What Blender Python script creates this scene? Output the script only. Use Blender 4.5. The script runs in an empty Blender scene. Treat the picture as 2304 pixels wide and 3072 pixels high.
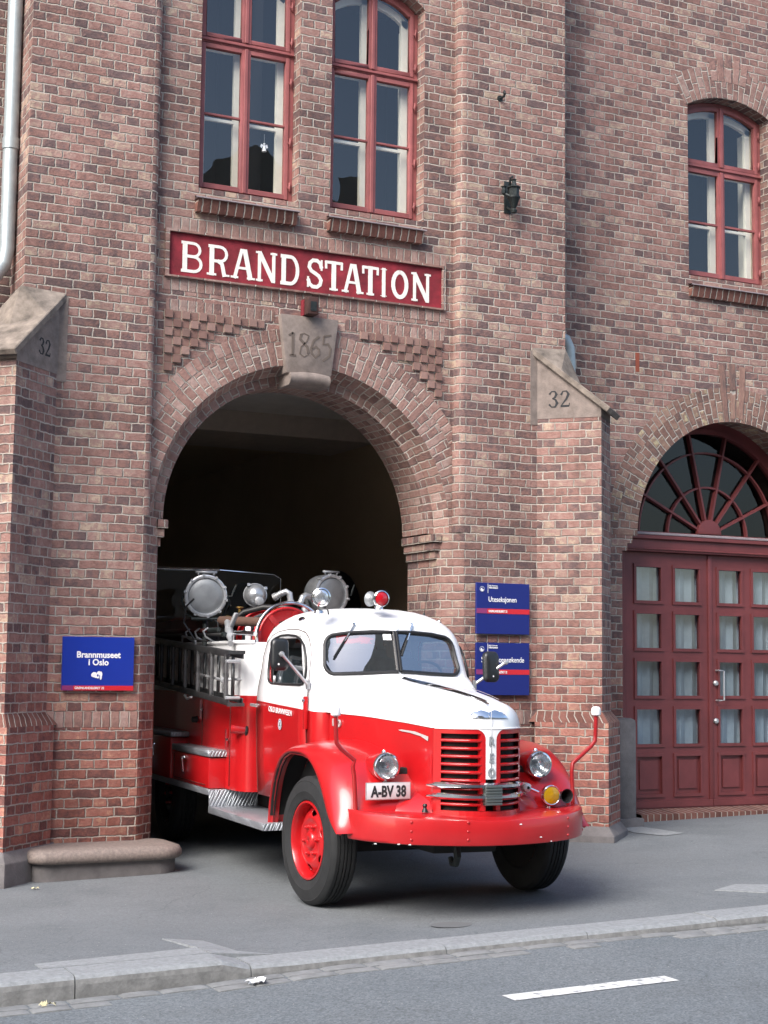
import bpy, bmesh, math, random
from mathutils import Vector, Matrix
from mathutils.geometry import tessellate_polygon
random.seed(7)
PI = math.pi
SC = bpy.context.scene
COL = SC.collection
R = math.radians

# ------------------------------------------------------------------ materials
def new_mat(name):
    m = bpy.data.materials.new(name); m.use_nodes = True
    nt = m.node_tree
    return m, nt, nt.nodes['Principled BSDF']

def setv(b, **k):
    for n, v in k.items():
        n = n.replace('_', ' ')
        if n in b.inputs: b.inputs[n].default_value = v

def simple(name, col, rough=.5, metal=0., coat=0., spec=.5, noise=0., nscale=8., bump=0., bscale=60.):
    m, nt, b = new_mat(name)
    setv(b, Base_Color=(*col, 1), Roughness=rough, Metallic=metal, Coat_Weight=coat, Coat_Roughness=.04, Specular_IOR_Level=spec)
    if noise or bump:
        tc = nt.nodes.new('ShaderNodeTexCoord')
    if noise:
        n = nt.nodes.new('ShaderNodeTexNoise'); n.inputs['Scale'].default_value = nscale; n.inputs['Detail'].default_value = 6; n.inputs['Roughness'].default_value = .65
        nt.links.new(tc.outputs['Object'], n.inputs['Vector'])
        mx = nt.nodes.new('ShaderNodeMix'); mx.data_type = 'RGBA'
        mx.inputs[6].default_value = (*[c*(1-noise) for c in col], 1); mx.inputs[7].default_value = (*[min(1, c*(1+noise)) for c in col], 1)
        cr = nt.nodes.new('ShaderNodeMapRange'); cr.inputs[1].default_value = .3; cr.inputs[2].default_value = .7
        nt.links.new(n.outputs[0], cr.inputs[0]); nt.links.new(cr.outputs[0], mx.inputs[0])
        nt.links.new(mx.outputs[2], b.inputs['Base Color'])
    if bump:
        n2 = nt.nodes.new('ShaderNodeTexNoise'); n2.inputs['Scale'].default_value = bscale; n2.inputs['Detail'].default_value = 4
        nt.links.new(tc.outputs['Object'], n2.inputs['Vector'])
        bp = nt.nodes.new('ShaderNodeBump'); bp.inputs['Strength'].default_value = bump; bp.inputs['Distance'].default_value = .01
        nt.links.new(n2.outputs[0], bp.inputs['Height']); nt.links.new(bp.outputs[0], b.inputs['Normal'])
    return m

CH, BL = .0815, .25      # brick course and brick length

def brick_mat(name, ramp, mortar=(.365, .33, .288), offs=(0., 0.), redlow=True, bl=BL, ch=CH, rnd=1.0, plain=False):
    m, nt, b = new_mat(name)
    N, L = nt.nodes, nt.links
    uv = N.new('ShaderNodeUVMap')
    add0 = N.new('ShaderNodeVectorMath'); add0.operation = 'ADD'; add0.inputs[1].default_value = (offs[0]+50*bl, offs[1]+80*ch, 0)
    L.new(uv.outputs[0], add0.inputs[0])
    sep = N.new('ShaderNodeSeparateXYZ'); L.new(add0.outputs[0], sep.inputs[0])
    dv = N.new('ShaderNodeMath'); dv.operation = 'DIVIDE'; dv.inputs[1].default_value = 2*ch; L.new(sep.outputs[1], dv.inputs[0])
    fl = N.new('ShaderNodeMath'); fl.operation = 'FLOOR'; L.new(dv.outputs[0], fl.inputs[0])
    mu = N.new('ShaderNodeMath'); mu.operation = 'MULTIPLY_ADD'; mu.inputs[1].default_value = 0 if plain else bl/2; L.new(fl.outputs[0], mu.inputs[0]); L.new(sep.outputs[0], mu.inputs[2])
    cmb = N.new('ShaderNodeCombineXYZ'); L.new(mu.outputs[0], cmb.inputs[0]); L.new(sep.outputs[1], cmb.inputs[1])
    # slight waviness of edges
    wn = N.new('ShaderNodeTexNoise'); wn.inputs['Scale'].default_value = 16; wn.inputs['Detail'].default_value = 3
    L.new(add0.outputs[0], wn.inputs['Vector'])
    ws = N.new('ShaderNodeVectorMath'); ws.operation = 'SUBTRACT'; ws.inputs[1].default_value = (.5, .5, .5); L.new(wn.outputs['Color'], ws.inputs[0])
    wm = N.new('ShaderNodeVectorMath'); wm.operation = 'SCALE'; wm.inputs['Scale'].default_value = .024; L.new(ws.outputs[0], wm.inputs[0])
    wa = N.new('ShaderNodeVectorMath'); wa.operation = 'ADD'; L.new(cmb.outputs[0], wa.inputs[0]); L.new(wm.outputs[0], wa.inputs[1])
    br = N.new('ShaderNodeTexBrick'); br.offset = 0 if plain else .5; br.offset_frequency = 2; br.squash = 1 if plain else .5; br.squash_frequency = 2
    br.inputs['Color1'].default_value = (0, 0, 0, 1); br.inputs['Color2'].default_value = (1, 1, 1, 1); br.inputs['Mortar'].default_value = (.5, .5, .5, 1)
    for k, v in (('Scale', 1), ('Mortar Size', .0095), ('Mortar Smooth', .75), ('Bias', 0), ('Brick Width', bl), ('Row Height', ch)):
        br.inputs[k].default_value = v
    L.new(wa.outputs[0], br.inputs['Vector'])
    # in-brick mottling
    n1 = N.new('ShaderNodeTexNoise'); n1.inputs['Scale'].default_value = 14; n1.inputs['Detail'].default_value = 6; n1.inputs['Roughness'].default_value = .7
    L.new(add0.outputs[0], n1.inputs['Vector'])
    mr = N.new('ShaderNodeMapRange'); mr.inputs[1].default_value = .25; mr.inputs[2].default_value = .75; mr.inputs[3].default_value = -.42; mr.inputs[4].default_value = .42
    L.new(n1.outputs[0], mr.inputs[0])
    ad = N.new('ShaderNodeMath'); ad.operation = 'MULTIPLY_ADD'; ad.inputs[1].default_value = rnd*.88; ad.use_clamp = True
    L.new(br.outputs['Color'], ad.inputs[0]); L.new(mr.outputs[0], ad.inputs[2])
    ao = N.new('ShaderNodeMath'); ao.operation = 'ADD'; ao.inputs[1].default_value = .07; ao.use_clamp = True; L.new(ad.outputs[0], ao.inputs[0])
    rp = N.new('ShaderNodeValToRGB'); el = rp.color_ramp.elements
    while len(el) > 1: el.remove(el[0])
    el[0].position = ramp[0][0]; el[0].color = (*ramp[0][1], 1)
    for p, c in ramp[1:]:
        e = el.new(p); e.color = (*c, 1)
    L.new(ao.outputs[0], rp.inputs[0])
    # large weather patches
    n3 = N.new('ShaderNodeTexNoise'); n3.inputs['Scale'].default_value = .9; n3.inputs['Detail'].default_value = 5; n3.inputs['Roughness'].default_value = .6
    L.new(add0.outputs[0], n3.inputs['Vector'])
    mr3 = N.new('ShaderNodeMapRange'); mr3.inputs[1].default_value = .3; mr3.inputs[2].default_value = .7; mr3.inputs[3].default_value = .76; mr3.inputs[4].default_value = 1.22
    L.new(n3.outputs[0], mr3.inputs[0])
    stm = N.new('ShaderNodeMapping'); stm.inputs['Scale'].default_value = (2.6, .42, 1); L.new(add0.outputs[0], stm.inputs['Vector'])
    stn = N.new('ShaderNodeTexNoise'); stn.inputs['Scale'].default_value = 1.3; stn.inputs['Detail'].default_value = 7; stn.inputs['Roughness'].default_value = .68; L.new(stm.outputs[0], stn.inputs['Vector'])
    str_ = N.new('ShaderNodeMapRange'); str_.inputs[1].default_value = .50; str_.inputs[2].default_value = .72; str_.inputs[3].default_value = 1.0; str_.inputs[4].default_value = .66; L.new(stn.outputs[0], str_.inputs[0])
    stx = N.new('ShaderNodeMath'); stx.operation = 'MULTIPLY'; L.new(mr3.outputs[0], stx.inputs[0]); L.new(str_.outputs[0], stx.inputs[1])
    hs = N.new('ShaderNodeHueSaturation'); hs.inputs['Saturation'].default_value = .90; L.new(rp.outputs[0], hs.inputs['Color']); L.new(stx.outputs[0], hs.inputs['Value'])
    last = hs.outputs[0]
    if redlow:   # bricks turn redder towards the ground
        geo = N.new('ShaderNodeNewGeometry'); sp = N.new('ShaderNodeSeparateXYZ'); L.new(geo.outputs['Position'], sp.inputs[0])
        mz = N.new('ShaderNodeMapRange'); mz.inputs[1].default_value = 1.0; mz.inputs[2].default_value = 2.3; mz.inputs[3].default_value = .62; mz.inputs[4].default_value = 0
        L.new(sp.outputs[2], mz.inputs[0])
        mxr = N.new('ShaderNodeMix'); mxr.data_type = 'RGBA'; mxr.blend_type = 'MIX'
        red = N.new('ShaderNodeMix'); red.data_type = 'RGBA'; red.blend_type = 'MULTIPLY'; red.inputs[0].default_value = 1
        L.new(last, red.inputs[6]); red.inputs[7].default_value = (1.12, .62, .52, 1)
        L.new(mz.outputs[0], mxr.inputs[0]); L.new(last, mxr.inputs[6]); L.new(red.outputs[2], mxr.inputs[7])
        last = mxr.outputs[2]
    mc = N.new('ShaderNodeTexNoise'); mc.inputs['Scale'].default_value = 3; L.new(add0.outputs[0], mc.inputs['Vector'])
    mcr = N.new('ShaderNodeMapRange'); mcr.inputs[1].default_value = .3; mcr.inputs[2].default_value = .7; mcr.inputs[3].default_value = .75; mcr.inputs[4].default_value = 1.2
    L.new(mc.outputs[0], mcr.inputs[0])
    mh = N.new('ShaderNodeHueSaturation'); mh.inputs['Color'].default_value = (*mortar, 1); L.new(mcr.outputs[0], mh.inputs['Value'])
    mx = N.new('ShaderNodeMix'); mx.data_type = 'RGBA'
    L.new(br.outputs['Fac'], mx.inputs[0]); L.new(last, mx.inputs[6]); L.new(mh.outputs[0], mx.inputs[7])
    L.new(mx.outputs[2], b.inputs['Base Color'])
    setv(b, Roughness=.88, Specular_IOR_Level=.25)
    hb = N.new('ShaderNodeMath'); hb.operation = 'MULTIPLY_ADD'; hb.inputs[1].default_value = -1.0
    n4 = N.new('ShaderNodeTexNoise'); n4.inputs['Scale'].default_value = 45; n4.inputs['Detail'].default_value = 4; L.new(add0.outputs[0], n4.inputs['Vector'])
    L.new(br.outputs['Fac'], hb.inputs[0])
    h2 = N.new('ShaderNodeMath'); h2.operation = 'MULTIPLY'; h2.inputs[1].default_value = .7; L.new(n4.outputs[0], h2.inputs[0]); L.new(h2.outputs[0], hb.inputs[2])
    bp = N.new('ShaderNodeBump'); bp.inputs['Strength'].default_value = .75; bp.inputs['Distance'].default_value = .012
    L.new(hb.outputs[0], bp.inputs['Height']); L.new(bp.outputs[0], b.inputs['Normal'])
    return m

RAMP = [(0, (.108, .073, .072)), (.10, (.140, .088, .085)), (.25, (.188, .107, .095)), (.42, (.241, .123, .099)), (.60, (.280, .146, .120)), (.78, (.309, .183, .153)),
        (.92, (.333, .214, .169)), (1, (.405, .298, .215))]
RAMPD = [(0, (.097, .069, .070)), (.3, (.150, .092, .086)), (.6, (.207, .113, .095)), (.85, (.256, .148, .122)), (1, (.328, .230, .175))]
RAMPV = [(0, (.135, .092, .088)), (.12, (.198, .110, .094)), (.4, (.270, .144, .115)), (.75, (.314, .190, .158)), (1, (.362, .246, .209))]
RAMPY = [(0, (.125, .086, .077)), (.3, (.212, .113, .088)), (.6, (.265, .146, .111)), (.86, (.294, .186, .136)), (.95, (.347, .251, .158)), (1, (.444, .376, .226))]
RAMPC = [(0, (.183, .096, .079)), (.5, (.241, .131, .106)), (1, (.289, .176, .145))]
M = {}
M['brick'] = brick_mat('brick', RAMP)
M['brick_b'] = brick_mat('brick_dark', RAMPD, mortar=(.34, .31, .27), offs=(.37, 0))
M['brick_v'] = brick_mat('brick_voussoir', RAMPV, redlow=False, mortar=(.385, .345, .30))
M['brick_y'] = brick_mat('brick_yellowish', RAMPY, redlow=False)
M['brick_c'] = brick_mat('brick_cubes', RAMPC, redlow=False, bl=.163, ch=.0815)
M['brick_s'] = brick_mat('brick_soldier', RAMPV, redlow=False, offs=(.01, .01), plain=True)
M['brick_h'] = brick_mat('brick_header_ring', RAMPV, redlow=False, offs=(.002, .01), bl=.128, plain=True)
M['brick_red'] = brick_mat('brick_sill', [(0, (.10, .04, .03)), (.5, (.16, .06, .045)), (1, (.20, .085, .06))], redlow=False, offs=(.01, 0), plain=True)
M['stone'] = simple('sandstone', (.205, .168, .148), .92, noise=.3, nscale=9, bump=.25, bscale=70)
M['stone_cap'] = simple('weathered_capstone', (.185, .155, .13), .94, noise=.55, nscale=7, bump=.4, bscale=40)
M['stone_dk'] = simple('plinth_granite', (.135, .125, .125), .9, noise=.25, nscale=6, bump=.3, bscale=60)
M['stone_pink'] = simple('pink_granite', (.215, .175, .155), .75, noise=.3, nscale=40, bump=.15, bscale=120)
M['granite'] = simple('kerb_granite', (.235, .248, .255), .8, noise=.22, nscale=30, bump=.25, bscale=90)
M['granite_dk'] = simple('worn_granite', (.20, .20, .195), .85, noise=.35, nscale=12, bump=.3, bscale=60)
M['wood'] = simple('door_red_paint', (.160, .037, .038), .52, noise=.2, nscale=2.5, bump=.12, bscale=25)
M['winred'] = simple('window_red_paint', (.265, .080, .078), .55, noise=.2, nscale=5, bump=.08)
M['cream'] = simple('cream_paint', (.86, .83, .70), .5, noise=.06)
M['zinc'] = simple('galvanised_pipe', (.36, .41, .42), .45, metal=.35, noise=.12, nscale=9)
M['slate'] = simple('sill_lead', (.30, .25, .26), .6, noise=.15)
M['signred'] = simple('painted_red_panel', (.205, .014, .024), .8, noise=.5, nscale=5, bump=.25, bscale=30)
M['signwhite'] = simple('painted_white_letters', (.78, .75, .69), .75, noise=.1, nscale=20, bump=.2)
M['ink'] = simple('dark_incised', (.02, .022, .025), .8)
M['groove_shade'] = simple('painted_groove_shade', (.12, .095, .08), .95)
M['iron'] = simple('black_iron', (.022, .028, .028), .55, metal=.4, noise=.3, bump=.2)
M['rust'] = simple('rusty_box', (.055, .022, .018), .8, noise=.4)
M['blue'] = simple('sign_blue', (.006, .030, .30), .35, noise=.02)
M['navy'] = simple('sign_navy', (.007, .016, .16), .35, noise=.02)
M['stripe'] = simple('sign_red_stripe', (.56, .018, .03), .35)
M['stripe2'] = simple('sign_purple_stripe', (.24, .035, .14), .35)
M['white'] = simple('sign_white', (.85, .85, .85), .4)
M['red'] = simple('engine_red', (.44, .008, .011), .30, coat=.4, noise=.10, nscale=2.5, bump=.05, bscale=3)
M['redm'] = simple('bumper_red', (.42, .011, .014), .30, coat=.35, noise=.08, nscale=5)
M['wht'] = simple('engine_white', (.82, .83, .84), .32, coat=.25)
M['chrome'] = simple('chrome', (.78, .79, .80), .09, metal=1)
M['alu'] = simple('aluminium', (.50, .515, .53), .34, metal=.6, noise=.2, nscale=6)
M['dull'] = simple('cast_aluminium', (.42, .435, .45), .42, metal=.45, noise=.25, nscale=7)
M['lid'] = simple('searchlight_cover', (.30, .315, .325), .5, metal=.6, noise=.2, nscale=5)
M['rubber'] = simple('tyre_rubber', (.015, .016, .017), .78, noise=.3, nscale=14)
M['black'] = simple('black_paint', (.012, .012, .013), .45)
M['mirrorback'] = simple('mirror_housing', (.014, .016, .018), .35)
M['under'] = simple('chassis_black', (.012, .011, .011), .85)
M['hose'] = simple('canvas_hose', (.06, .068, .072), .8, noise=.2, bump=.3, bscale=150)
M['seat'] = simple('grey_seat', (.17, .19, .205), .65, noise=.1)
M['brass'] = simple('brass', (.42, .27, .09), .35, metal=.9)
M['plate'] = simple('plate_white', (.62, .63, .65), .4)
M['amber'] = simple('amber_lens', (.40, .235, .003), .12, coat=.6, bump=.5, bscale=40)
M['redlens'] = simple('red_lens', (.42, .004, .012), .1, coat=.8, bump=.3, bscale=35)
M['reflector'] = simple('lamp_reflector', (.80, .82, .84), .2, metal=.9, bump=.45, bscale=24)
M['skin'] = simple('skin', (.42, .22, .16), .55)
M['coat'] = simple('dark_uniform', (.015, .018, .03), .8)
M['hair'] = simple('hair', (.05, .035, .025), .8)
M['plaster'] = simple('passage_plaster', (.48, .37, .235), .9, noise=.07, nscale=1)
M['ceil'] = simple('passage_ceiling', (.80, .77, .72), .9, noise=.12, nscale=2)
M['beam'] = simple('passage_beam', (.50, .43, .36), .9, noise=.1)
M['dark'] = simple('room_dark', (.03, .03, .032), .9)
M['curtain'] = simple('curtain', (.40, .46, .49), .9, noise=.15, nscale=3)
M['mortar'] = simple('chequer_mortar', (.34, .29, .24), .95, noise=.15)
M['redw'] = simple('wand_red', (.30, .008, .010), .35, coat=.3)
M['litter'] = simple('paper', (.8, .8, .8), .8)
M['sett'] = simple('gutter_sett', (.19, .195, .195), .85, noise=.25, nscale=9, bump=.3, bscale=60)
M['sign_metal'] = simple('badge_silver', (.52, .51, .50), .35, metal=.2)
M['leaf'] = simple('dry_leaf', (.5, .46, .30), .8)
M['lane'] = None

def tread_mat():
    m, nt, b = new_mat('tread_plate'); N, L = nt.nodes, nt.links
    setv(b, Base_Color=(.36, .385, .42, 1), Metallic=.6, Roughness=.38)
    tc = N.new('ShaderNodeTexCoord')
    hs = []
    for ang in (45, -45):
        mp = N.new('ShaderNodeMapping'); mp.inputs['Rotation'].default_value = (0, 0, R(ang)); mp.inputs['Scale'].default_value = (1, 1, 1)
        vr = N.new('ShaderNodeVectorRotate'); vr.rotation_type = 'AXIS_ANGLE'; vr.inputs['Axis'].default_value = (.55, .05, .83); vr.inputs['Angle'].default_value = R(ang)
        L.new(tc.outputs['Object'], vr.inputs['Vector'])
        bk = N.new('ShaderNodeTexBrick'); bk.inputs['Scale'].default_value = 1
        for k, v in (('Mortar Size', .006), ('Mortar Smooth', .8), ('Brick Width', .05), ('Row Height', .022), ('Bias', 0)): bk.inputs[k].default_value = v
        L.new(vr.outputs[0], bk.inputs['Vector']); hs.append(bk)
    mn = N.new('ShaderNodeMath'); mn.operation = 'MULTIPLY'; L.new(hs[0].outputs['Fac'], mn.inputs[0]); L.new(hs[1].outputs['Fac'], mn.inputs[1])
    bp = N.new('ShaderNodeBump'); bp.inputs['Strength'].default_value = .9; bp.inputs['Distance'].default_value = .006; bp.invert = True
    L.new(hs[0].outputs['Fac'], bp.inputs['Height']); L.new(bp.outputs[0], b.inputs['Normal'])
    return m
M['tread'] = tread_mat()

def asphalt(name, c1, c2, speck, rough=.9):
    m, nt, b = new_mat(name); N, L = nt.nodes, nt.links
    tc = N.new('ShaderNodeTexCoord')
    n = N.new('ShaderNodeTexNoise'); n.inputs['Scale'].default_value = 1.1; n.inputs['Detail'].default_value = 8; n.inputs['Roughness'].default_value = .62
    L.new(tc.outputs['Object'], n.inputs['Vector'])
    mr = N.new('ShaderNodeMapRange'); mr.inputs[1].default_value = .32; mr.inputs[2].default_value = .68; L.new(n.outputs[0], mr.inputs[0])
    mx = N.new('ShaderNodeMix'); mx.data_type = 'RGBA'; mx.inputs[6].default_value = (*c1, 1); mx.inputs[7].default_value = (*c2, 1); L.new(mr.outputs[0], mx.inputs[0])
    v = N.new('ShaderNodeTexVoronoi'); v.inputs['Scale'].default_value = 95; L.new(tc.outputs['Object'], v.inputs['Vector'])
    sp = N.new('ShaderNodeSeparateColor'); L.new(v.outputs['Color'], sp.inputs[0])
    vr = N.new('ShaderNodeMapRange'); vr.inputs[3].default_value = 1-speck; vr.inputs[4].default_value = 1+speck; L.new(sp.outputs[0], vr.inputs[0])
    hs = N.new('ShaderNodeHueSaturation'); L.new(mx.outputs[2], hs.inputs['Color']); L.new(vr.outputs[0], hs.inputs['Value'])
    # stray pale stones
    v2 = N.new('ShaderNodeTexVoronoi'); v2.inputs['Scale'].default_value = 24; L.new(tc.outputs['Object'], v2.inputs['Vector'])
    lt = N.new('ShaderNodeMath'); lt.operation = 'LESS_THAN'; lt.inputs[1].default_value = .10; L.new(v2.outputs['Distance'], lt.inputs[0])
    s2 = N.new('ShaderNodeSeparateColor'); L.new(v2.outputs['Color'], s2.inputs[0])
    gt = N.new('ShaderNodeMath'); gt.operation = 'GREATER_THAN'; gt.inputs[1].default_value = .90; L.new(s2.outputs[0], gt.inputs[0])
    an = N.new('ShaderNodeMath'); an.operation = 'MULTIPLY'; L.new(lt.outputs[0], an.inputs[0]); L.new(gt.outputs[0], an.inputs[1])
    mx2 = N.new('ShaderNodeMix'); mx2.data_type = 'RGBA'; L.new(an.outputs[0], mx2.inputs[0]); L.new(hs.outputs[0], mx2.inputs[6]); mx2.inputs[7].default_value = (.4, .4, .38, 1)
    dn = N.new('ShaderNodeTexNoise'); dn.inputs['Scale'].default_value = 2.2; dn.inputs['Detail'].default_value = 5; L.new(tc.outputs['Object'], dn.inputs['Vector'])
    da = N.new('ShaderNodeVectorMath'); da.operation = 'MULTIPLY_ADD'; da.inputs[1].default_value = (.55, .55, .55); L.new(dn.outputs['Color'], da.inputs[0]); L.new(tc.outputs['Object'], da.inputs[2])
    v3 = N.new('ShaderNodeTexVoronoi'); v3.feature = 'DISTANCE_TO_EDGE'; v3.inputs['Scale'].default_value = .42; L.new(da.outputs[0], v3.inputs['Vector'])
    ck = N.new('ShaderNodeMapRange'); ck.inputs[1].default_value = .0; ck.inputs[2].default_value = .0045; ck.inputs[3].default_value = .80; ck.inputs[4].default_value = 1; L.new(v3.outputs['Distance'], ck.inputs[0])
    n5 = N.new('ShaderNodeTexNoise'); n5.inputs['Scale'].default_value = .55; n5.inputs['Detail'].default_value = 9; n5.inputs['Roughness'].default_value = .7; L.new(tc.outputs['Object'], n5.inputs['Vector'])
    st = N.new('ShaderNodeMapRange'); st.inputs[1].default_value = .52; st.inputs[2].default_value = .70; st.inputs[3].default_value = 1; st.inputs[4].default_value = .74; L.new(n5.outputs[0], st.inputs[0])
    cm = N.new('ShaderNodeMath'); cm.operation = 'MULTIPLY'; L.new(ck.outputs[0], cm.inputs[0]); L.new(st.outputs[0], cm.inputs[1])
    hv = N.new('ShaderNodeHueSaturation'); L.new(mx2.outputs[2], hv.inputs['Color']); L.new(cm.outputs[0], hv.inputs['Value'])
    L.new(hv.outputs[0], b.inputs['Base Color']); setv(b, Roughness=rough, Specular_IOR_Level=.35)
    bp = N.new('ShaderNodeBump'); bp.inputs['Strength'].default_value = .35; bp.inputs['Distance'].default_value = .006
    L.new(v.outputs['Distance'], bp.inputs['Height']); L.new(bp.outputs[0], b.inputs['Normal'])
    return m
M['pave'] = asphalt('pavement_asphalt', (.126, .138, .146), (.172, .185, .193), .16)
M['road'] = asphalt('road_asphalt', (.122, .138, .149), (.152, .168, .178), .30)
def lane_mat():
    m, nt, b = new_mat('worn_lane_paint'); N, L = nt.nodes, nt.links
    tc = N.new('ShaderNodeTexCoord'); n = N.new('ShaderNodeTexNoise'); n.inputs['Scale'].default_value = 22; n.inputs['Detail'].default_value = 5
    L.new(tc.outputs['Object'], n.inputs['Vector'])
    rp = N.new('ShaderNodeMapRange'); rp.inputs[1].default_value = .33; rp.inputs[2].default_value = .47; L.new(n.outputs[0], rp.inputs[0])
    mx = N.new('ShaderNodeMix'); mx.data_type = 'RGBA'; mx.inputs[6].default_value = (.22, .23, .235, 1); mx.inputs[7].default_value = (.60, .61, .60, 1)
    L.new(rp.outputs[0], mx.inputs[0]); L.new(mx.outputs[2], b.inputs['Base Color']); setv(b, Roughness=.8)
    return m
M['lane'] = lane_mat()

def glass_mat(name, tint, ior, gloss=(1, 1, 1), rough=.0, trans=True, dirt=0.):
    m = bpy.data.materials.new(name); m.use_nodes = True; nt = m.node_tree; N, L = nt.nodes, nt.links
    N.remove(N['Principled BSDF']); out = N['Material Output']
    f0 = ((ior-1)/(ior+1))**2
    lw = N.new('ShaderNodeLayerWeight'); lw.inputs['Blend'].default_value = .5
    pw = N.new('ShaderNodeMath'); pw.operation = 'POWER'; pw.inputs[1].default_value = 5; L.new(lw.outputs['Facing'], pw.inputs[0])
    fr = N.new('ShaderNodeMath'); fr.operation = 'MULTIPLY_ADD'; fr.inputs[1].default_value = 1-f0; fr.inputs[2].default_value = f0; L.new(pw.outputs[0], fr.inputs[0])
    gl = N.new('ShaderNodeBsdfGlossy'); gl.inputs['Roughness'].default_value = rough; gl.inputs['Color'].default_value = (*gloss, 1)
    if trans:
        tr = N.new('ShaderNodeBsdfTransparent'); tr.inputs['Color'].default_value = (*tint, 1)
    else:
        tr = N.new('ShaderNodeBsdfDiffuse'); tr.inputs['Color'].default_value = (*tint, 1)
    mx = N.new('ShaderNodeMixShader'); L.new(fr.outputs[0], mx.inputs[0]); L.new(tr.outputs[0], mx.inputs[1]); L.new(gl.outputs[0], mx.inputs[2])
    tc = N.new('ShaderNodeTexCoord'); n = N.new('ShaderNodeTexNoise'); n.inputs['Scale'].default_value = 1.7; n.inputs['Detail'].default_value = 2; L.new(tc.outputs['Object'], n.inputs['Vector'])
    bp = N.new('ShaderNodeBump'); bp.inputs['Strength'].default_value = .05; bp.inputs['Distance'].default_value = .04; L.new(n.outputs[0], bp.inputs['Height'])
    L.new(bp.outputs[0], gl.inputs['Normal'])
    L.new(mx.outputs[0], out.inputs['Surface'])
    return m
M['glass'] = glass_mat('window_glass', (.90, .92, .92), 1.8)
M['glass_d'] = glass_mat('fanlight_glass', (.6, .62, .62), 1.45)
M['glass_b'] = glass_mat('door_glass', (.74, .80, .84), 2.2)
M['wglass'] = glass_mat('windscreen_glass', (.60, .68, .72), 4.0)
M['sglass'] = glass_mat('plexiglass_screen', (.78, .78, .78), 1.5)

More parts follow.
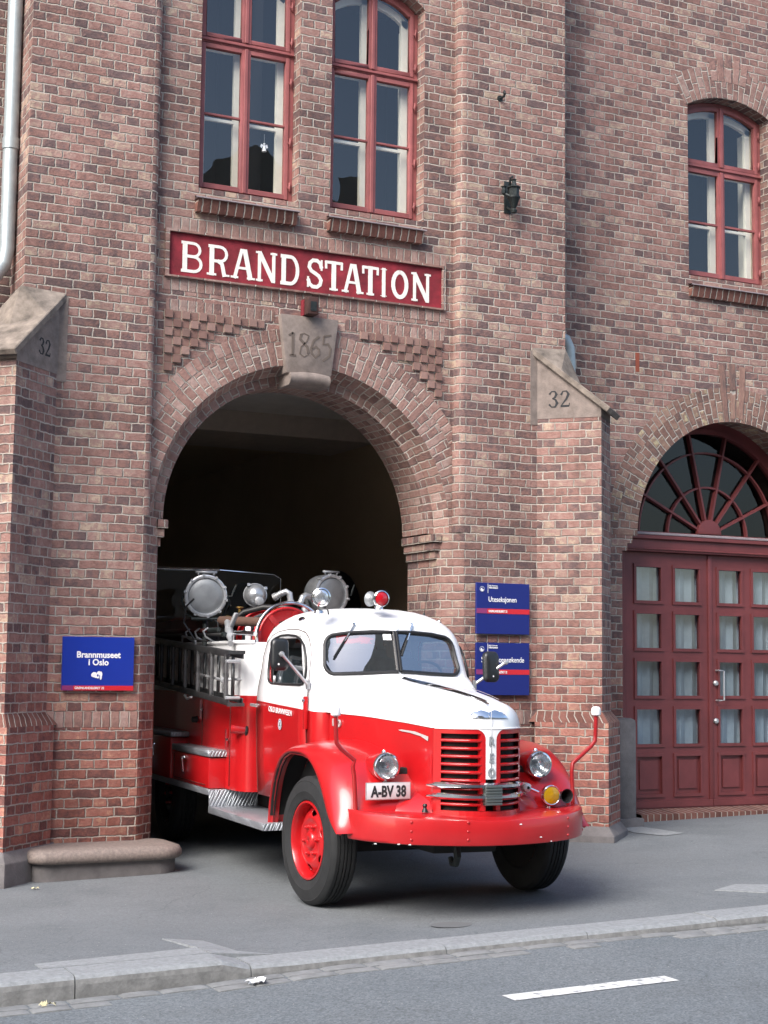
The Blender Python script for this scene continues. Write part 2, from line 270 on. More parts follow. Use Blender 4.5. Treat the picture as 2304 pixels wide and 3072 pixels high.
# ------------------------------------------------------------------ mesh building
class MB:
    def __init__(s):
        s.v = []; s.f = []; s.uv = []; s.mi = []; s.sm = []; s.T = None
    def p(s, c):
        c = Vector(c)
        if s.T is not None: c = s.T @ c
        s.v.append(c); return len(s.v)-1
    def face(s, pts, uv=None, mi=0, smooth=False):
        ids = [s.p(q) for q in pts]
        s.f.append(ids); s.uv.append(uv or [(0, 0)]*len(ids)); s.mi.append(mi); s.sm.append(smooth)
    def grid(s, rows, mi=0, smooth=True, uv=None, close_u=False, mif=None):
        n, m = len(rows), len(rows[0]); ids = [[s.p(q) for q in r] for r in rows]
        for i in range(n-1):
            for j in range(m if close_u else m-1):
                k = (j+1) % m
                s.f.append([ids[i][j], ids[i][k], ids[i+1][k], ids[i+1][j]])
                s.uv.append([uv[i][j], uv[i][k], uv[i+1][k], uv[i+1][j]] if uv else [(0, 0)]*4)
                s.mi.append(mif(i, j) if mif else mi); s.sm.append(smooth)
        return ids
    def ngon(s, ids, mi=0, smooth=False):
        s.f.append(list(ids)); s.uv.append([(0, 0)]*len(ids)); s.mi.append(mi); s.sm.append(smooth)
    def box(s, a, b, mi=0, uvs=True):
        x0, y0, z0 = a; x1, y1, z1 = b
        def q(p, f): s.face(p, [f(*c) for c in p], mi)
        q([(x0, y0, z0), (x1, y0, z0), (x1, y0, z1), (x0, y0, z1)], lambda x, y, z: (x, z))
        q([(x1, y1, z0), (x0, y1, z0), (x0, y1, z1), (x1, y1, z1)], lambda x, y, z: (x, z))
        q([(x0, y1, z0), (x0, y0, z0), (x0, y0, z1), (x0, y1, z1)], lambda x, y, z: (y, z))
        q([(x1, y0, z0), (x1, y1, z0), (x1, y1, z1), (x1, y0, z1)], lambda x, y, z: (y, z))
        q([(x0, y0, z1), (x1, y0, z1), (x1, y1, z1), (x0, y1, z1)], lambda x, y, z: (x, y))
        q([(x0, y1, z0), (x1, y1, z0), (x1, y0, z0), (x0, y0, z0)], lambda x, y, z: (x, y))
    def bar(s, a, b, w, h, up=(0, 0, 1), mi=0):
        a, b = Vector(a), Vector(b); d = (b-a).normalized(); up = Vector(up)
        x = d.cross(up)
        if x.length < 1e-5: x = d.cross(Vector((1, 0, 0)))
        x.normalize(); y = x.cross(d).normalized()
        P = [[c + x*(i*w/2) + y*(j*h/2) for i, j in ((-1, -1), (1, -1), (1, 1), (-1, 1))] for c in (a, b)]
        for i in range(4):
            k = (i+1) % 4; s.face([P[0][i], P[0][k], P[1][k], P[1][i]], None, mi)
        s.face(P[0][::-1], None, mi); s.face(P[1], None, mi)
    def tube(s, pts, r, n=10, mi=0, cap=True, smooth=True):
        pts = [Vector(q) for q in pts]
        rs = r if isinstance(r, (list, tuple)) else [r]*len(pts)
        rows = []; prev = None
        for i, c in enumerate(pts):
            d = (pts[min(i+1, len(pts)-1)]-pts[max(i-1, 0)]).normalized()
            if prev is None:
                x = d.orthogonal().normalized()
            else:
                x = (prev - d*prev.dot(d))
                x = x.normalized() if x.length > 1e-6 else d.orthogonal().normalized()
            prev = x; y = d.cross(x)
            rows.append([c + (x*math.cos(2*PI*k/n)+y*math.sin(2*PI*k/n))*rs[i] for k in range(n)])
        ids = s.grid(rows, mi, smooth, close_u=True)
        if cap:
            s.ngon(ids[0][::-1], mi); s.ngon(ids[-1], mi)
    def lathe(s, prof, o, axis, n=40, mi=0, smooth=True, cap0=False, cap1=False, mis=None, a0=0, a1=2*PI):
        o = Vector(o); d = Vector(axis).normalized(); x = d.orthogonal().normalized(); y = d.cross(x)
        full = abs(a1-a0-2*PI) < 1e-6
        m = n if full else n+1
        rows = [[o + d*h + (x*math.cos(a0+(a1-a0)*k/n)+y*math.sin(a0+(a1-a0)*k/n))*r for k in range(m)] for r, h in prof]
        ids = s.grid(rows, mi, smooth, close_u=full, mif=(lambda i, j: mis[i]) if mis else None)
        if cap0: s.ngon(ids[0][::-1], mi)
        if cap1: s.ngon(ids[-1], mis[-1] if mis else mi)
    def poly(s, loops, place, uvf, mi=0):
        """flat polygon with holes; loops in 2-D; place maps (a, b) to a point"""
        tri = tessellate_polygon([[Vector((a, b, 0)) for a, b in l] for l in loops])
        flat = [q for l in loops for q in l]
        ids = [s.p(place(*q)) for q in flat]
        for t in tri:
            t = list(t)
            (ax, ay), (bx, by), (cx, cy) = [flat[k] for k in t]
            ar = (bx-ax)*(cy-ay)-(by-ay)*(cx-ax)
            if abs(ar) < 1e-9: continue
            if ar < 0: t = t[::-1]
            s.f.append([ids[k] for k in t]); s.uv.append([uvf(*flat[k]) for k in t]); s.mi.append(mi); s.sm.append(False)
    def prism(s, loop, y0, y1, mi=0, ax='y', side_uv=True):
        """extrude a 2-D loop (x,z) between y0 (front) and y1"""
        def P(a, b, y): return (a, y, b)
        s.poly([loop], lambda a, b: P(a, b, y0), lambda a, b: (a, b), mi)
        n = len(loop); t = 0
        for i in range(n):
            a, b = loop[i], loop[(i+1) % n]; l = math.hypot(b[0]-a[0], b[1]-a[1])
            s.face([P(*a, y0), P(*a, y1), P(*b, y1), P(*b, y0)], [(y0, t), (y1, t), (y1, t+l), (y0, t+l)], mi); t += l
        s.poly([loop[::-1]], lambda a, b: P(a, b, y1), lambda a, b: (a, b), mi)

def obj(name, mb, mats, parent=None, label=None, merge=True, auto=35, bevel=0., loc=None, fix=True, seg=2):
    me = bpy.data.meshes.new(name)
    me.from_pydata([tuple(v) for v in mb.v], [], mb.f)
    if not isinstance(mats, (list, tuple)): mats = [mats]
    for m in mats: me.materials.append(M[m] if isinstance(m, str) else m)
    uvl = me.uv_layers.new(name='UVMap')
    me.polygons.foreach_set('material_index', mb.mi)
    flat = [c for f in mb.uv for q in f for c in q]
    uvl.data.foreach_set('uv', flat)
    me.polygons.foreach_set('use_smooth', mb.sm)
    if merge or bevel:
        bm = bmesh.new(); bm.from_mesh(me)
        if merge: bmesh.ops.remove_doubles(bm, verts=bm.verts, dist=1e-5)
        if fix: bmesh.ops.recalc_face_normals(bm, faces=bm.faces)
        if bevel:
            ed = [e for e in bm.edges if len(e.link_faces) == 2 and e.calc_face_angle(0) > R(30)]
            bmesh.ops.bevel(bm, geom=ed, offset=bevel, segments=seg, affect='EDGES', clamp_overlap=True, profile=.5)
            for f in bm.faces: f.smooth = True
        if any(mb.sm) or bevel:
            for e in bm.edges:
                if len(e.link_faces) == 2 and e.calc_face_angle(0) > R(auto): e.smooth = False
        bm.to_mesh(me); bm.free()
    me.update()
    o = bpy.data.objects.new(name, me); COL.objects.link(o)
    if loc is not None: o.location = loc
    if parent is not None: o.parent = parent
    if label: o['label'] = label
    return o

def thing(name, label, cat, loc=(0, 0, 0), rz=0., group=None):
    o = bpy.data.objects.new(name, None); COL.objects.link(o)
    o.location = loc; o.rotation_euler = (0, 0, rz); o.empty_display_size = .2
    o['label'] = label; o['category'] = cat
    if group: o['group'] = group
    return o
def part_empty(name, parent, label=None):
    o = bpy.data.objects.new(name, None); COL.objects.link(o); o.parent = parent; o.empty_display_size = .1
    if label: o['label'] = label
    return o
def tag(o, label, cat, group=None):
    o['label'] = label; o['category'] = cat
    if group: o['group'] = group
    return o
def struct(o):
    o['kind'] = 'structure'; return o

def boolean(o, cutters):
    """cut o with the closed meshes in cutters, then drop the cutters"""
    for c in cutters:
        md = o.modifiers.new('cut', 'BOOLEAN'); md.operation = 'DIFFERENCE'; md.object = c; md.solver = 'EXACT'
    dg = bpy.context.evaluated_depsgraph_get()
    me = bpy.data.meshes.new_from_object(o.evaluated_get(dg), preserve_all_data_layers=True, depsgraph=dg)
    o.modifiers.clear(); old = o.data; o.data = me; bpy.data.meshes.remove(old)
    for c in cutters:
        d = c.data; bpy.data.objects.remove(c); bpy.data.meshes.remove(d)

def text(name, s, mat, parent, size, M4, bold=0., ext=.001, sx=1., align='LEFT', label=None):
    cu = bpy.data.curves.new(name, 'FONT'); cu.body = s; cu.size = size; cu.offset = bold; cu.extrude = ext; cu.align_x = align; cu.resolution_u = 3
    t = bpy.data.objects.new(name+'_src', cu); COL.objects.link(t)
    dg = bpy.context.evaluated_depsgraph_get()
    me = bpy.data.meshes.new_from_object(t.evaluated_get(dg)); me.name = name
    bpy.data.objects.remove(t); bpy.data.curves.remove(cu)
    me.transform(Matrix.Diagonal((sx, 1, 1, 1))); me.transform(M4)
    me.materials.clear(); me.materials.append(M[mat])
    o = bpy.data.objects.new(name, me); COL.objects.link(o)
    if parent: o.parent = parent
    if label: o['label'] = label
    return o
def facing(origin, right, up):
    r, u = Vector(right).normalized(), Vector(up).normalized(); n = r.cross(u)
    m = Matrix.Identity(4)
    for i in range(3): m[i][0], m[i][1], m[i][2], m[i][3] = r[i], u[i], n[i], origin[i]
    return m

# stroke lettering: each stroke a polyline of (x, y, width)
def stroke_mesh(mb, strokes, place, th):
    for st in strokes:
        pts = [Vector((a, b)) for a, b, *_ in st['p']]; w = st['w']; ws = st.get('ws') or [w]*len(pts)
        Lf, Rt = [], []
        for i, c in enumerate(pts):
            d = (pts[min(i+1, len(pts)-1)]-pts[max(i-1, 0)]).normalized(); n = Vector((-d.y, d.x))
            Lf.append(c+n*ws[i]/2); Rt.append(c-n*ws[i]/2)
        for i in range(len(pts)-1):
            q = [Lf[i], Rt[i], Rt[i+1], Lf[i+1]]
            top = [place(v.x, v.y, th) for v in q]; bot = [place(v.x, v.y, 0) for v in q]
            mb.face(top)
            mb.face([top[0], bot[0], bot[3], top[3]]); mb.face([top[1], top[2], bot[2], bot[1]])
            if i == 0: mb.face([top[0], top[1], bot[1], bot[0]])
            if i == len(pts)-2: mb.face([top[3], bot[3], bot[2], top[2]])
def arc2(cx, cy, rx, ry, a0, a1, n=12):
    return [(cx+rx*math.cos(R(a0+(a1-a0)*i/n)), cy+ry*math.sin(R(a0+(a1-a0)*i/n))) for i in range(n+1)]


# ================================================================== ground
GX = .022
def sstep(a, b, x):
    t = max(0., min(1., (x-a)/(b-a))); return t*t*(3-2*t)
def kerb_raise(x):           # the kerb is raised left of the gate crossing and drops in front of it
    return .050*(1-sstep(-2.45, -2.2, x)) + .030*sstep(2.3, 2.9, x)
def pave_z(x, y):
    k = sstep(-1.6, -4.3, y) if y < -1.6 else 0
    return GX*x + kerb_raise(x)*k + .012*max(0, y-.2)*(1 if x > 3 else 0)
def road_z(x, y):
    return GX*x - .046 - .030*(1-sstep(-2.9, -1.6, x)) - .018*sstep(-.5, 1.8, x) - .012*sstep(1.8, 2.8, x) - .010*max(0, -4.75-y)*.6
YK = -4.5
mb = MB()
xs = [-40, -25, -14, -9, -6] + [-5+.25*i for i in range(53)] + [9.5, 12, 16, 25, 40]
ys = [YK+.262, -4.1, -3.8, -3.4, -3, -2.5, -2, -1.6, -1, -.5, 0, .5, 1.2, 3, 7, 14]
mb.grid([[(x, y, pave_z(x, y)) for x in xs] for y in ys], smooth=True)
struct(obj('pavement', mb, 'pave'))
mb = MB()
ys = [-60, -40, -25, -18, -14, -11, -9, -7.5, -6.5, -5.8, -5.2, -4.9, YK+.05]
mb.grid([[(x, y, road_z(x, y)) for x in xs] for y in ys], smooth=True)
struct(obj('road', mb, 'road'))

# kerb: one run of worn granite kerbstones
mb = MB(); rk = random.Random(3)
x = -9.0
cuts = []
while x < 12:
    l = rk.choice((1.15, 1.3, 1.05)); cuts.append((x, x+l)); x += l
for a, b in cuts:
    n = 6; j = .004; dz = rk.uniform(-.003, .003)
    rows = []
    for i in range(n+1):
        xx = a+j+(b-a-2*j)*i/n
        z = pave_z(xx, YK+.1)+.004+dz
        rows.append([(xx, YK+.27, z-.25), (xx, YK+.27, z-.002), (xx, YK+.262, z+.003), (xx, YK+.05, z), (xx, YK+.022, z-.006), (xx, YK+.006, z-.022), (xx, YK, z-.05), (xx, YK-.004, z-.30)])
    ids = mb.grid(rows, smooth=False, mif=lambda i, j: 1 if j >= 5 else 0)
    mb.ngon(ids[0]); mb.ngon(ids[-1][::-1])
struct(obj('kerb', mb, ['granite', 'granite_dk'], auto=50))
# gutter of flat setts along the kerb
mb = MB(); rk = random.Random(5)
for row in range(2):
    x = -8.0 + .15*row
    while x < 11:
        l = rk.uniform(.21, .33); y1 = YK-.006-row*.125; y0 = y1-rk.uniform(.108, .118)
        if row == 1 and rk.random() < .25: x += l; continue
        w = .008; h = rk.uniform(.006, .013)
        P = lambda u, v, z: (x+u*l, y0+(y1-y0)*v, road_z(x+u*l, y0)+z)
        rows = []
        for u, z0 in ((.02, -.03), (.035, h*.4), (.12, h), (.5, h*1.1), (.88, h), (.965, h*.4), (.98, -.03)):
            jv = rk.uniform(-.03, .03)
            rows.append([P(u, .02, -.03), P(u, .05, z0*.5), P(u, .2+jv, z0), P(u, .8+jv, z0), P(u, .95, z0*.5), P(u, .98, -.03)])
        mb.grid(rows, smooth=True)
        x += l
struct(obj('gutter', mb, 'sett'))
# stone slabs set in the asphalt at both ends of the gate crossing
mb = MB()
def slab(pts, t=.006):
    top = [(a, b, pave_z(a, b)+t) for a, b in pts]; bot = [(a, b, pave_z(a, b)-.05) for a, b in pts]
    mb.face(top)
    for i in range(len(pts)):
        k = (i+1) % len(pts); mb.face([top[i], bot[i], bot[k], top[k]])
slab([(-3.42, -4.06), (-2.42, -4.02), (-2.42, -4.225), (-3.42, -4.225)])
slab([(-2.50, -3.60), (-2.22, -3.58), (-2.15, -4.0), (-2.41, -4.02)])
slab([(-2.41, -4.03), (-2.15, -4.01), (-1.98, -4.225), (-2.40, -4.228)])
slab([(1.93, -3.48), (2.25, -3.32), (2.55, -3.6), (2.18, -3.78)])
slab([(2.18, -3.79), (2.55, -3.61), (2.62, -4.228), (1.95, -4.228)])
struct(obj('pavement_slabs', mb, 'granite'))
# lane line
mb = MB(); n = 12
def lane(x0, x1, yc, w):
    rows = []
    for i in range(n+1):
        x = x0+(x1-x0)*i/n; rows.append([(x+.10*(1 if i == 0 else 0)*0, yc-w/2, road_z(x, yc-w/2)+.004), (x+.0, yc+w/2, road_z(x, yc+w/2)+.004)])
    mb.grid(rows, smooth=False)
lane(-1.24, -.15, -5.73, .14)
lane(4.6, 5.9, -5.73, .125); lane(-7.1, -5.8, -5.73, .125)
struct(obj('lane_marking', mb, 'lane'))

# ================================================================== fire station
ST = thing('fire_station', 'old red brick fire station with an arched gateway and BRANDSTATION name panel', 'building')
XC = .065; ZS = 3.02                # gate arch centre
XL, XR = -2.675, 2.84                # tower corners
RL, RR, RY = -1.477, 1.604, .12     # recess
YW = .52                            # wall planes beside the tower
TOP = 10.2; BOT = -.5
def FP(y): return lambda a, b: (a, y, b)
UVF = lambda a, b: (a, b)
mb = MB()
# tower piers
def rect(x0, x1, z0, z1): return [(x0, z0), (x1, z0), (x1, z1), (x0, z1)]
SPL, SPR = -1.553, 1.680
bull = .076
# left and right pier fronts
mb.poly([rect(XL, SPL, BOT, TOP)], FP(0), UVF)
mb.poly([rect(SPR, XR, BOT, TOP)], FP(0), UVF)
# tower side walls
mb.face([(XL, YW+.3, BOT), (XL, 0, BOT), (XL, 0, TOP), (XL, YW+.3, TOP)], [(XL-.82, BOT), (XL, BOT), (XL, TOP), (XL-.82, TOP)])
mb.face([(XR, 0, BOT), (XR, YW+.3, BOT), (XR, YW+.3, TOP), (XR, 0, TOP)], [(XR, BOT), (XR+.82, BOT), (XR+.82, TOP), (XR, TOP)])
# bullnosed reveals of the recess above the springing
for sgn, x0 in ((-1, RL), (1, RR)):
    pr = [(x0+sgn*bull*(1-math.sin(R(t))), bull*(1-math.cos(R(t)))) for t in (0, 15, 30, 45, 60, 75, 90)] + [(x0, RY)]
    t = 0; rows = []; uvs = []
    for i, (a, b) in enumerate(pr):
        if i: t += math.hypot(a-pr[i-1][0], b-pr[i-1][1])
        rows.append([(a, b, ZS), (a, b, TOP)]); uvs.append([(pr[0][0]-sgn*t+.06, ZS), (pr[0][0]-sgn*t+.06, TOP)])
    mb.grid(rows, smooth=True, uv=uvs)
# splayed jambs below the springing
for sgn, xs_, xi in ((-1, SPL, XC-1.42), (1, SPR, XC+1.42)):
    pr = [(xs_, 0), (xs_-sgn*.03, .018), (xi+sgn*.02, .17), (xi, .2), (xi, .82)]
    t = 0; rows = []; uvs = []
    for i, (a, b) in enumerate(pr):
        if i: t += math.hypot(a-pr[i-1][0], b-pr[i-1][1])
        rows.append([(a, b, BOT), (a, b, ZS)]); uvs.append([(xs_-sgn*t, BOT), (xs_-sgn*t, ZS)])
    mb.grid(rows, smooth=False, uv=uvs)
    # ledge on top of the splay
    mb.face([(xs_, 0, ZS), (xi, .2, ZS), (xi, .3, ZS), (xs_, .3, ZS)], [(xs_, 0), (xi, .2), (xi, .3), (xs_, .3)])
    # corbelled courses under the springing
    for k in range(3):
        z1 = ZS-.012-k*CH; pj = .075-.025*k; yf = .20-.028*(2-k)
        a, b = sorted((xi+sgn*.02, xi-sgn*pj))
        mb.box((a, yf, z1-CH+.004), (b, .815, z1-.004))
# recess panel with the windows and the arch cut out
WZ0, WSP, WRISE = 6.085, 8.25, .20
WINS = [(-1.075, -.078), (.252, 1.265)]
def win_loop(x0, x1, z0, zs, rise, n=14):
    w = (x1-x0)/2; r = (w*w+rise*rise)/(2*rise); cx = (x0+x1)/2; cz = zs+rise-r; a = math.asin(w/r)
    return [(x0, z0), (x1, z0)] + [(cx+r*math.sin(a-2*a*i/n), cz+r*math.cos(a-2*a*i/n)) for i in range(n+1)]
RA0, RJ, REX = 1.51, 1.735, 1.855
arc = [(XC+RA0*math.cos(PI-PI*i/48), ZS+RA0*math.sin(PI-PI*i/48)) for i in range(49)]
outer = [(RL, ZS)] + arc + [(RR, ZS), (RR, TOP), (RL, TOP)]
loops = [outer] + [win_loop(a, b, WZ0, WSP, WRISE)[::-1] for a, b in WINS]
mb.poly(loops, FP(RY), UVF)
# window reveals
for a, b in WINS:
    lp = win_loop(a, b, WZ0, WSP, WRISE); t = 0
    for i in range(len(lp)):
        p, q = lp[i], lp[(i+1) % len(lp)]; l = math.hypot(q[0]-p[0], q[1]-p[1])
        if i == 0: continue
        if abs(p[0]-q[0]) < 1e-6: uv = [(.1, p[1]), (.1+.19, p[1]), (.29, q[1]), (.1, q[1])]
        else: uv = [(0, t), (.2, t), (.2, t+l), (0, t+l)]
        mb.face([(p[0], RY, p[1]), (p[0], .34, p[1]), (q[0], .34, q[1]), (q[0], RY, q[1])], uv); t += l
# arch soffits: outer order, ledge, inner order
RI = 1.345; YL = .30; YB = .82
NA = 64
def ring_rows(prof):
    rows, uvs = [], []
    for i in range(NA+1):
        th = PI-PI*i/NA; c, s = math.cos(th), math.sin(th); t = 0; r_, u_ = [], []
        for k, (r, y) in enumerate(prof):
            if k: t += math.hypot(r-prof[k-1][0], y-prof[k-1][1])
            r_.append((XC+r*c, y, ZS+r*s)); u_.append((t, (PI-th)*1.42))
        rows.append(r_); uvs.append(u_)
    return rows, uvs
for prof in ([(RA0, RY), (1.435, YL)], [(RI, YL), (RI+.01, YB)]):
    rows, uvs = ring_rows(prof); mb.grid(rows, smooth=False, uv=uvs, mi=1)
rows, uvs = ring_rows([(1.435, YL), (RI, YL)]); mb.grid(rows, smooth=False, uv=uvs, mi=1)
# back side of the gate wall (seen only from inside)
mb.poly([[(-3.1, BOT), (XC-1.42, BOT), (XC-1.42, ZS)] + [(XC+1.355*math.cos(PI-PI*i/32), ZS+1.355*math.sin(PI-PI*i/32)) for i in range(33)] + [(XC+1.42, ZS), (XC+1.42, BOT), (3.1, BOT), (3.1, 5.2), (-3.1, 5.2)]], FP(YB), UVF, mi=0)
# side walls left and right of the tower
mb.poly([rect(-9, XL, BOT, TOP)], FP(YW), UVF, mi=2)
RWX0, RWX1, RWZ0, RWSP, RWR = 4.80, 5.955, 6.075, 8.03, .15
DXC, DZS, DR = 5.42, 3.22, 1.33
DJ = DR+.20
outer = [(XR, BOT), (DXC-DJ, BOT), (DXC-DJ, DZS-.245), (DXC-DJ+.067, DZS-.245), (DXC-DJ+.067, DZS-.163), (DXC-DJ+.133, DZS-.163), (DXC-DJ+.133, DZS-.0815), (DXC-DR, DZS-.0815)]
outer += [(DXC+DR*math.cos(PI-PI*i/40), DZS+DR*math.sin(PI-PI*i/40)) for i in range(41)]
outer += [(DXC+DR, DZS-.0815), (DXC+DJ, DZS-.2), (DXC+DJ, BOT), (12, BOT), (12, TOP), (XR, TOP)]
mb.poly([outer, win_loop(RWX0, RWX1, RWZ0, RWSP, RWR)[::-1]], FP(YW), UVF, mi=0)
lp = win_loop(RWX0, RWX1, RWZ0, RWSP, RWR); t = 0
for i in range(1, len(lp)):
    p, q = lp[i], lp[(i+1) % len(lp)]; l = math.hypot(q[0]-p[0], q[1]-p[1])
    uv = [(.1, p[1]), (.35, p[1]), (.35, q[1]), (.1, q[1])] if abs(p[0]-q[0]) < 1e-6 else [(0, t), (.25, t), (.25, t+l), (0, t+l)]
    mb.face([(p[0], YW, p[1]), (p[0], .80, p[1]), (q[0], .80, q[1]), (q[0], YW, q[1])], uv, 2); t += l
dp = outer[1:-3]; t = 0
for i in range(len(dp)-1):
    p, q = dp[i], dp[i+1]; l = math.hypot(q[0]-p[0], q[1]-p[1])
    uv = [(.1, p[1]), (.66, p[1]), (.66, q[1]), (.1, q[1])] if abs(p[0]-q[0]) < 1e-6 else [(0, t), (.56, t), (.56, t+l), (0, t+l)]
    mb.face([(p[0], YW, p[1]), (p[0], 1.2, p[1]), (q[0], 1.2, q[1]), (q[0], YW, q[1])], uv, 3); t += l
obj('wall', mb, ['brick', 'brick_v', 'brick_b', 'brick_y'], ST, fix=False, merge=False)

# gate arch ring of voussoirs, 4 mm proud of the recess
mb = MB()
def ring_face(r0, r1, y, cxx, czz, xlim, n=72, a0=0., a1=PI, vs=1.6, skip=None, mi=0, uo=0.):
    for i in range(n):
        ths = (a0+(a1-a0)*i/n, a0+(a1-a0)*(i+1)/n); q = []; uv = []
        ok = True
        pts = []
        for th in ths:
            c = abs(math.cos(th)); ro = min(r1, xlim/c if c > 1e-6 else r1)
            if ro < r0+.002: ok = False
            pts.append((th, ro))
        if not ok: continue
        if skip and skip((ths[0]+ths[1])/2): continue
        (ta, ra), (tb, rb) = pts
        P = lambda r, th: (cxx+r*math.cos(th), y, czz+r*math.sin(th))
        mb.face([P(r0, ta), P(ra, ta), P(rb, tb), P(r0, tb)], [(uo+r0, ta*vs), (uo+ra, ta*vs), (uo+rb, tb*vs), (uo+r0, tb*vs)], mi)
ring_face(RA0, RJ, RY-.004, XC, ZS, 1.536, uo=.115)
obj('arch_ring', mb, 'brick_v', ST, fix=False, merge=False); mb = MB()
ring_face(RJ, REX, RY-.004, XC, ZS, 1.536, vs=1.8, uo=.128-RJ%.128)
obj('arch_ring', mb, 'brick_h', ST, fix=False, merge=False)
# flat bands of upright bricks round the name panel and above the chequerwork
def soldier(x0, x1, z0, z1, y=RY-.003, uo=0.):
    mb = MB()
    mb.face([(x0, y, z0), (x1, y, z0), (x1, y, z1), (x0, y, z1)], [(z0-z0+uo, x0), (uo, x1), (z1-z0+uo, x1), (z1-z0+uo, x0)])
    obj('soldier_course', mb, 'brick_s', ST, fix=False, merge=False)
soldier(-1.40, 1.52, 5.655, 5.775, uo=.0005); soldier(-1.40, 1.52, 5.10, 5.222, uo=.0005)
soldier(-1.36, -.30, 4.915, 5.015, uo=.01); soldier(.43, 1.50, 4.915, 5.015, uo=.01)
soldier(XL+.30, SPL, 1.17, 1.305, y=-.003); soldier(SPR, XR-.30, 1.17, 1.305, y=-.003)
# chequerwork of projecting brick ends in the spandrels
for side in (0, 1):
    mb = MB(); back = MB(); rc = random.Random(9+side); cz = .0815
    for r_ in range(0, 14):
        z1 = 4.915-r_*cz; z0 = z1-cz
        for c_ in range(0, 36):
            x0 = -1.375+c_*cz; x1 = x0+cz
            if x1 > 1.51 or (x0 > XC) != bool(side): continue
            if min(math.hypot(x-XC, z0-ZS) for x in (x0, x1, (x0+x1)/2)) < REX+.012: continue
            if -.30 < x1 and x0 < .43: continue
            back.face([(x0, RY-.0045, z0), (x1, RY-.0045, z0), (x1, RY-.0045, z1), (x0, RY-.0045, z1)])
            e = .0055; n0 = len(mb.uv)
            yf = RY-.007-rc.random()*.003 if (r_+c_) % 2 else RY-.026-rc.random()*.006
            mb.box((x0+e, yf, z0+e), (x1-e, RY+.01, z1-e))
            u0 = rc.randrange(1, 60)*.163+.04075; v0 = rc.randrange(1, 60)*.163+.12225
            for k in range(n0, len(mb.uv)): mb.uv[k] = [(u0+rc.uniform(-.012, .012), v0+rc.uniform(-.012, .012)) for _ in range(4)]
    obj('chequerwork', mb, 'brick_c', ST, fix=False); obj('chequer_bed', back, 'mortar', ST, fix=False)
# keystone; darker raised strokes paint the shade of its carved year
KS = part_empty('keystone', ST)
mb = MB()
pr = [(-.205+.02, 4.435), (.235-.0, 4.455), (.335, 4.985), (-.265, 4.985)]
mb.prism([(-.195, 4.43), (.265, 4.43), (.335, 4.985), (-.265, 4.985)], .055, .35)
obj('stone_block', mb, 'stone', KS, bevel=.012)
mb = MB()
rows = []
for i in range(11):
    x = -.168+.406*i/10; dz = .018*(1-((x-.035)/.203)**2)
    pf = [(.075, 4.435), (.045, 4.432), (.02, 4.412), (.012, 4.375), (.03, 4.34), (.06, 4.322), (.34, 4.322), (.34, 4.43)]
    rows.append([(x, y, z+dz*1.0) for y, z in pf])
ids = mb.grid(rows, smooth=True, close_u=True); mb.ngon(ids[0]); mb.ngon(ids[-1][::-1])
obj('moulding', mb, 'stone', KS, auto=50)
mb = MB()
pl = lambda ox, s: (lambda a, b, t: (ox+a*s, .055-.0005-t, 4.60+b*s))
S1 = [dict(p=[(.25, 0), (.25, 1)], w=.12), dict(p=[(.05, .86), (.25, 1.0)], w=.09), dict(p=[(.10, 0), (.4, 0)], w=.08)]
S8 = [dict(p=[(.15, .95), (.1, .75), (.45, .42), (.5, .15)], w=.13), dict(p=[(.5, .9), (.42, .68), (.15, .4), (.1, .1)], w=.06), dict(p=[(.1, .95), (.3, 1.02), (.52, .93)], w=.05), dict(p=[(.08, .1), (.3, -.02), (.52, .1)], w=.05)]
S6 = [dict(p=[(.45, .95), (.2, .75), (.08, .42), (.1, .18), (.28, 0), (.46, .16), (.46, .36), (.3, .5), (.12, .36)], w=.10)]
S5 = [dict(p=[(.15, .98), (.5, 1.06)], w=.09), dict(p=[(.15, .98), (.12, .62), (.34, .66), (.48, .45), (.42, .12), (.1, -.12)], w=.10)]
for ox, S_ in ((-.19, S1), (-.085, S8), (.035, S6), (.15, S5)): stroke_mesh(mb, S_, pl(ox, .215), .003)
obj('year_strokes', mb, 'groove_shade', KS, fix=False, merge=False)
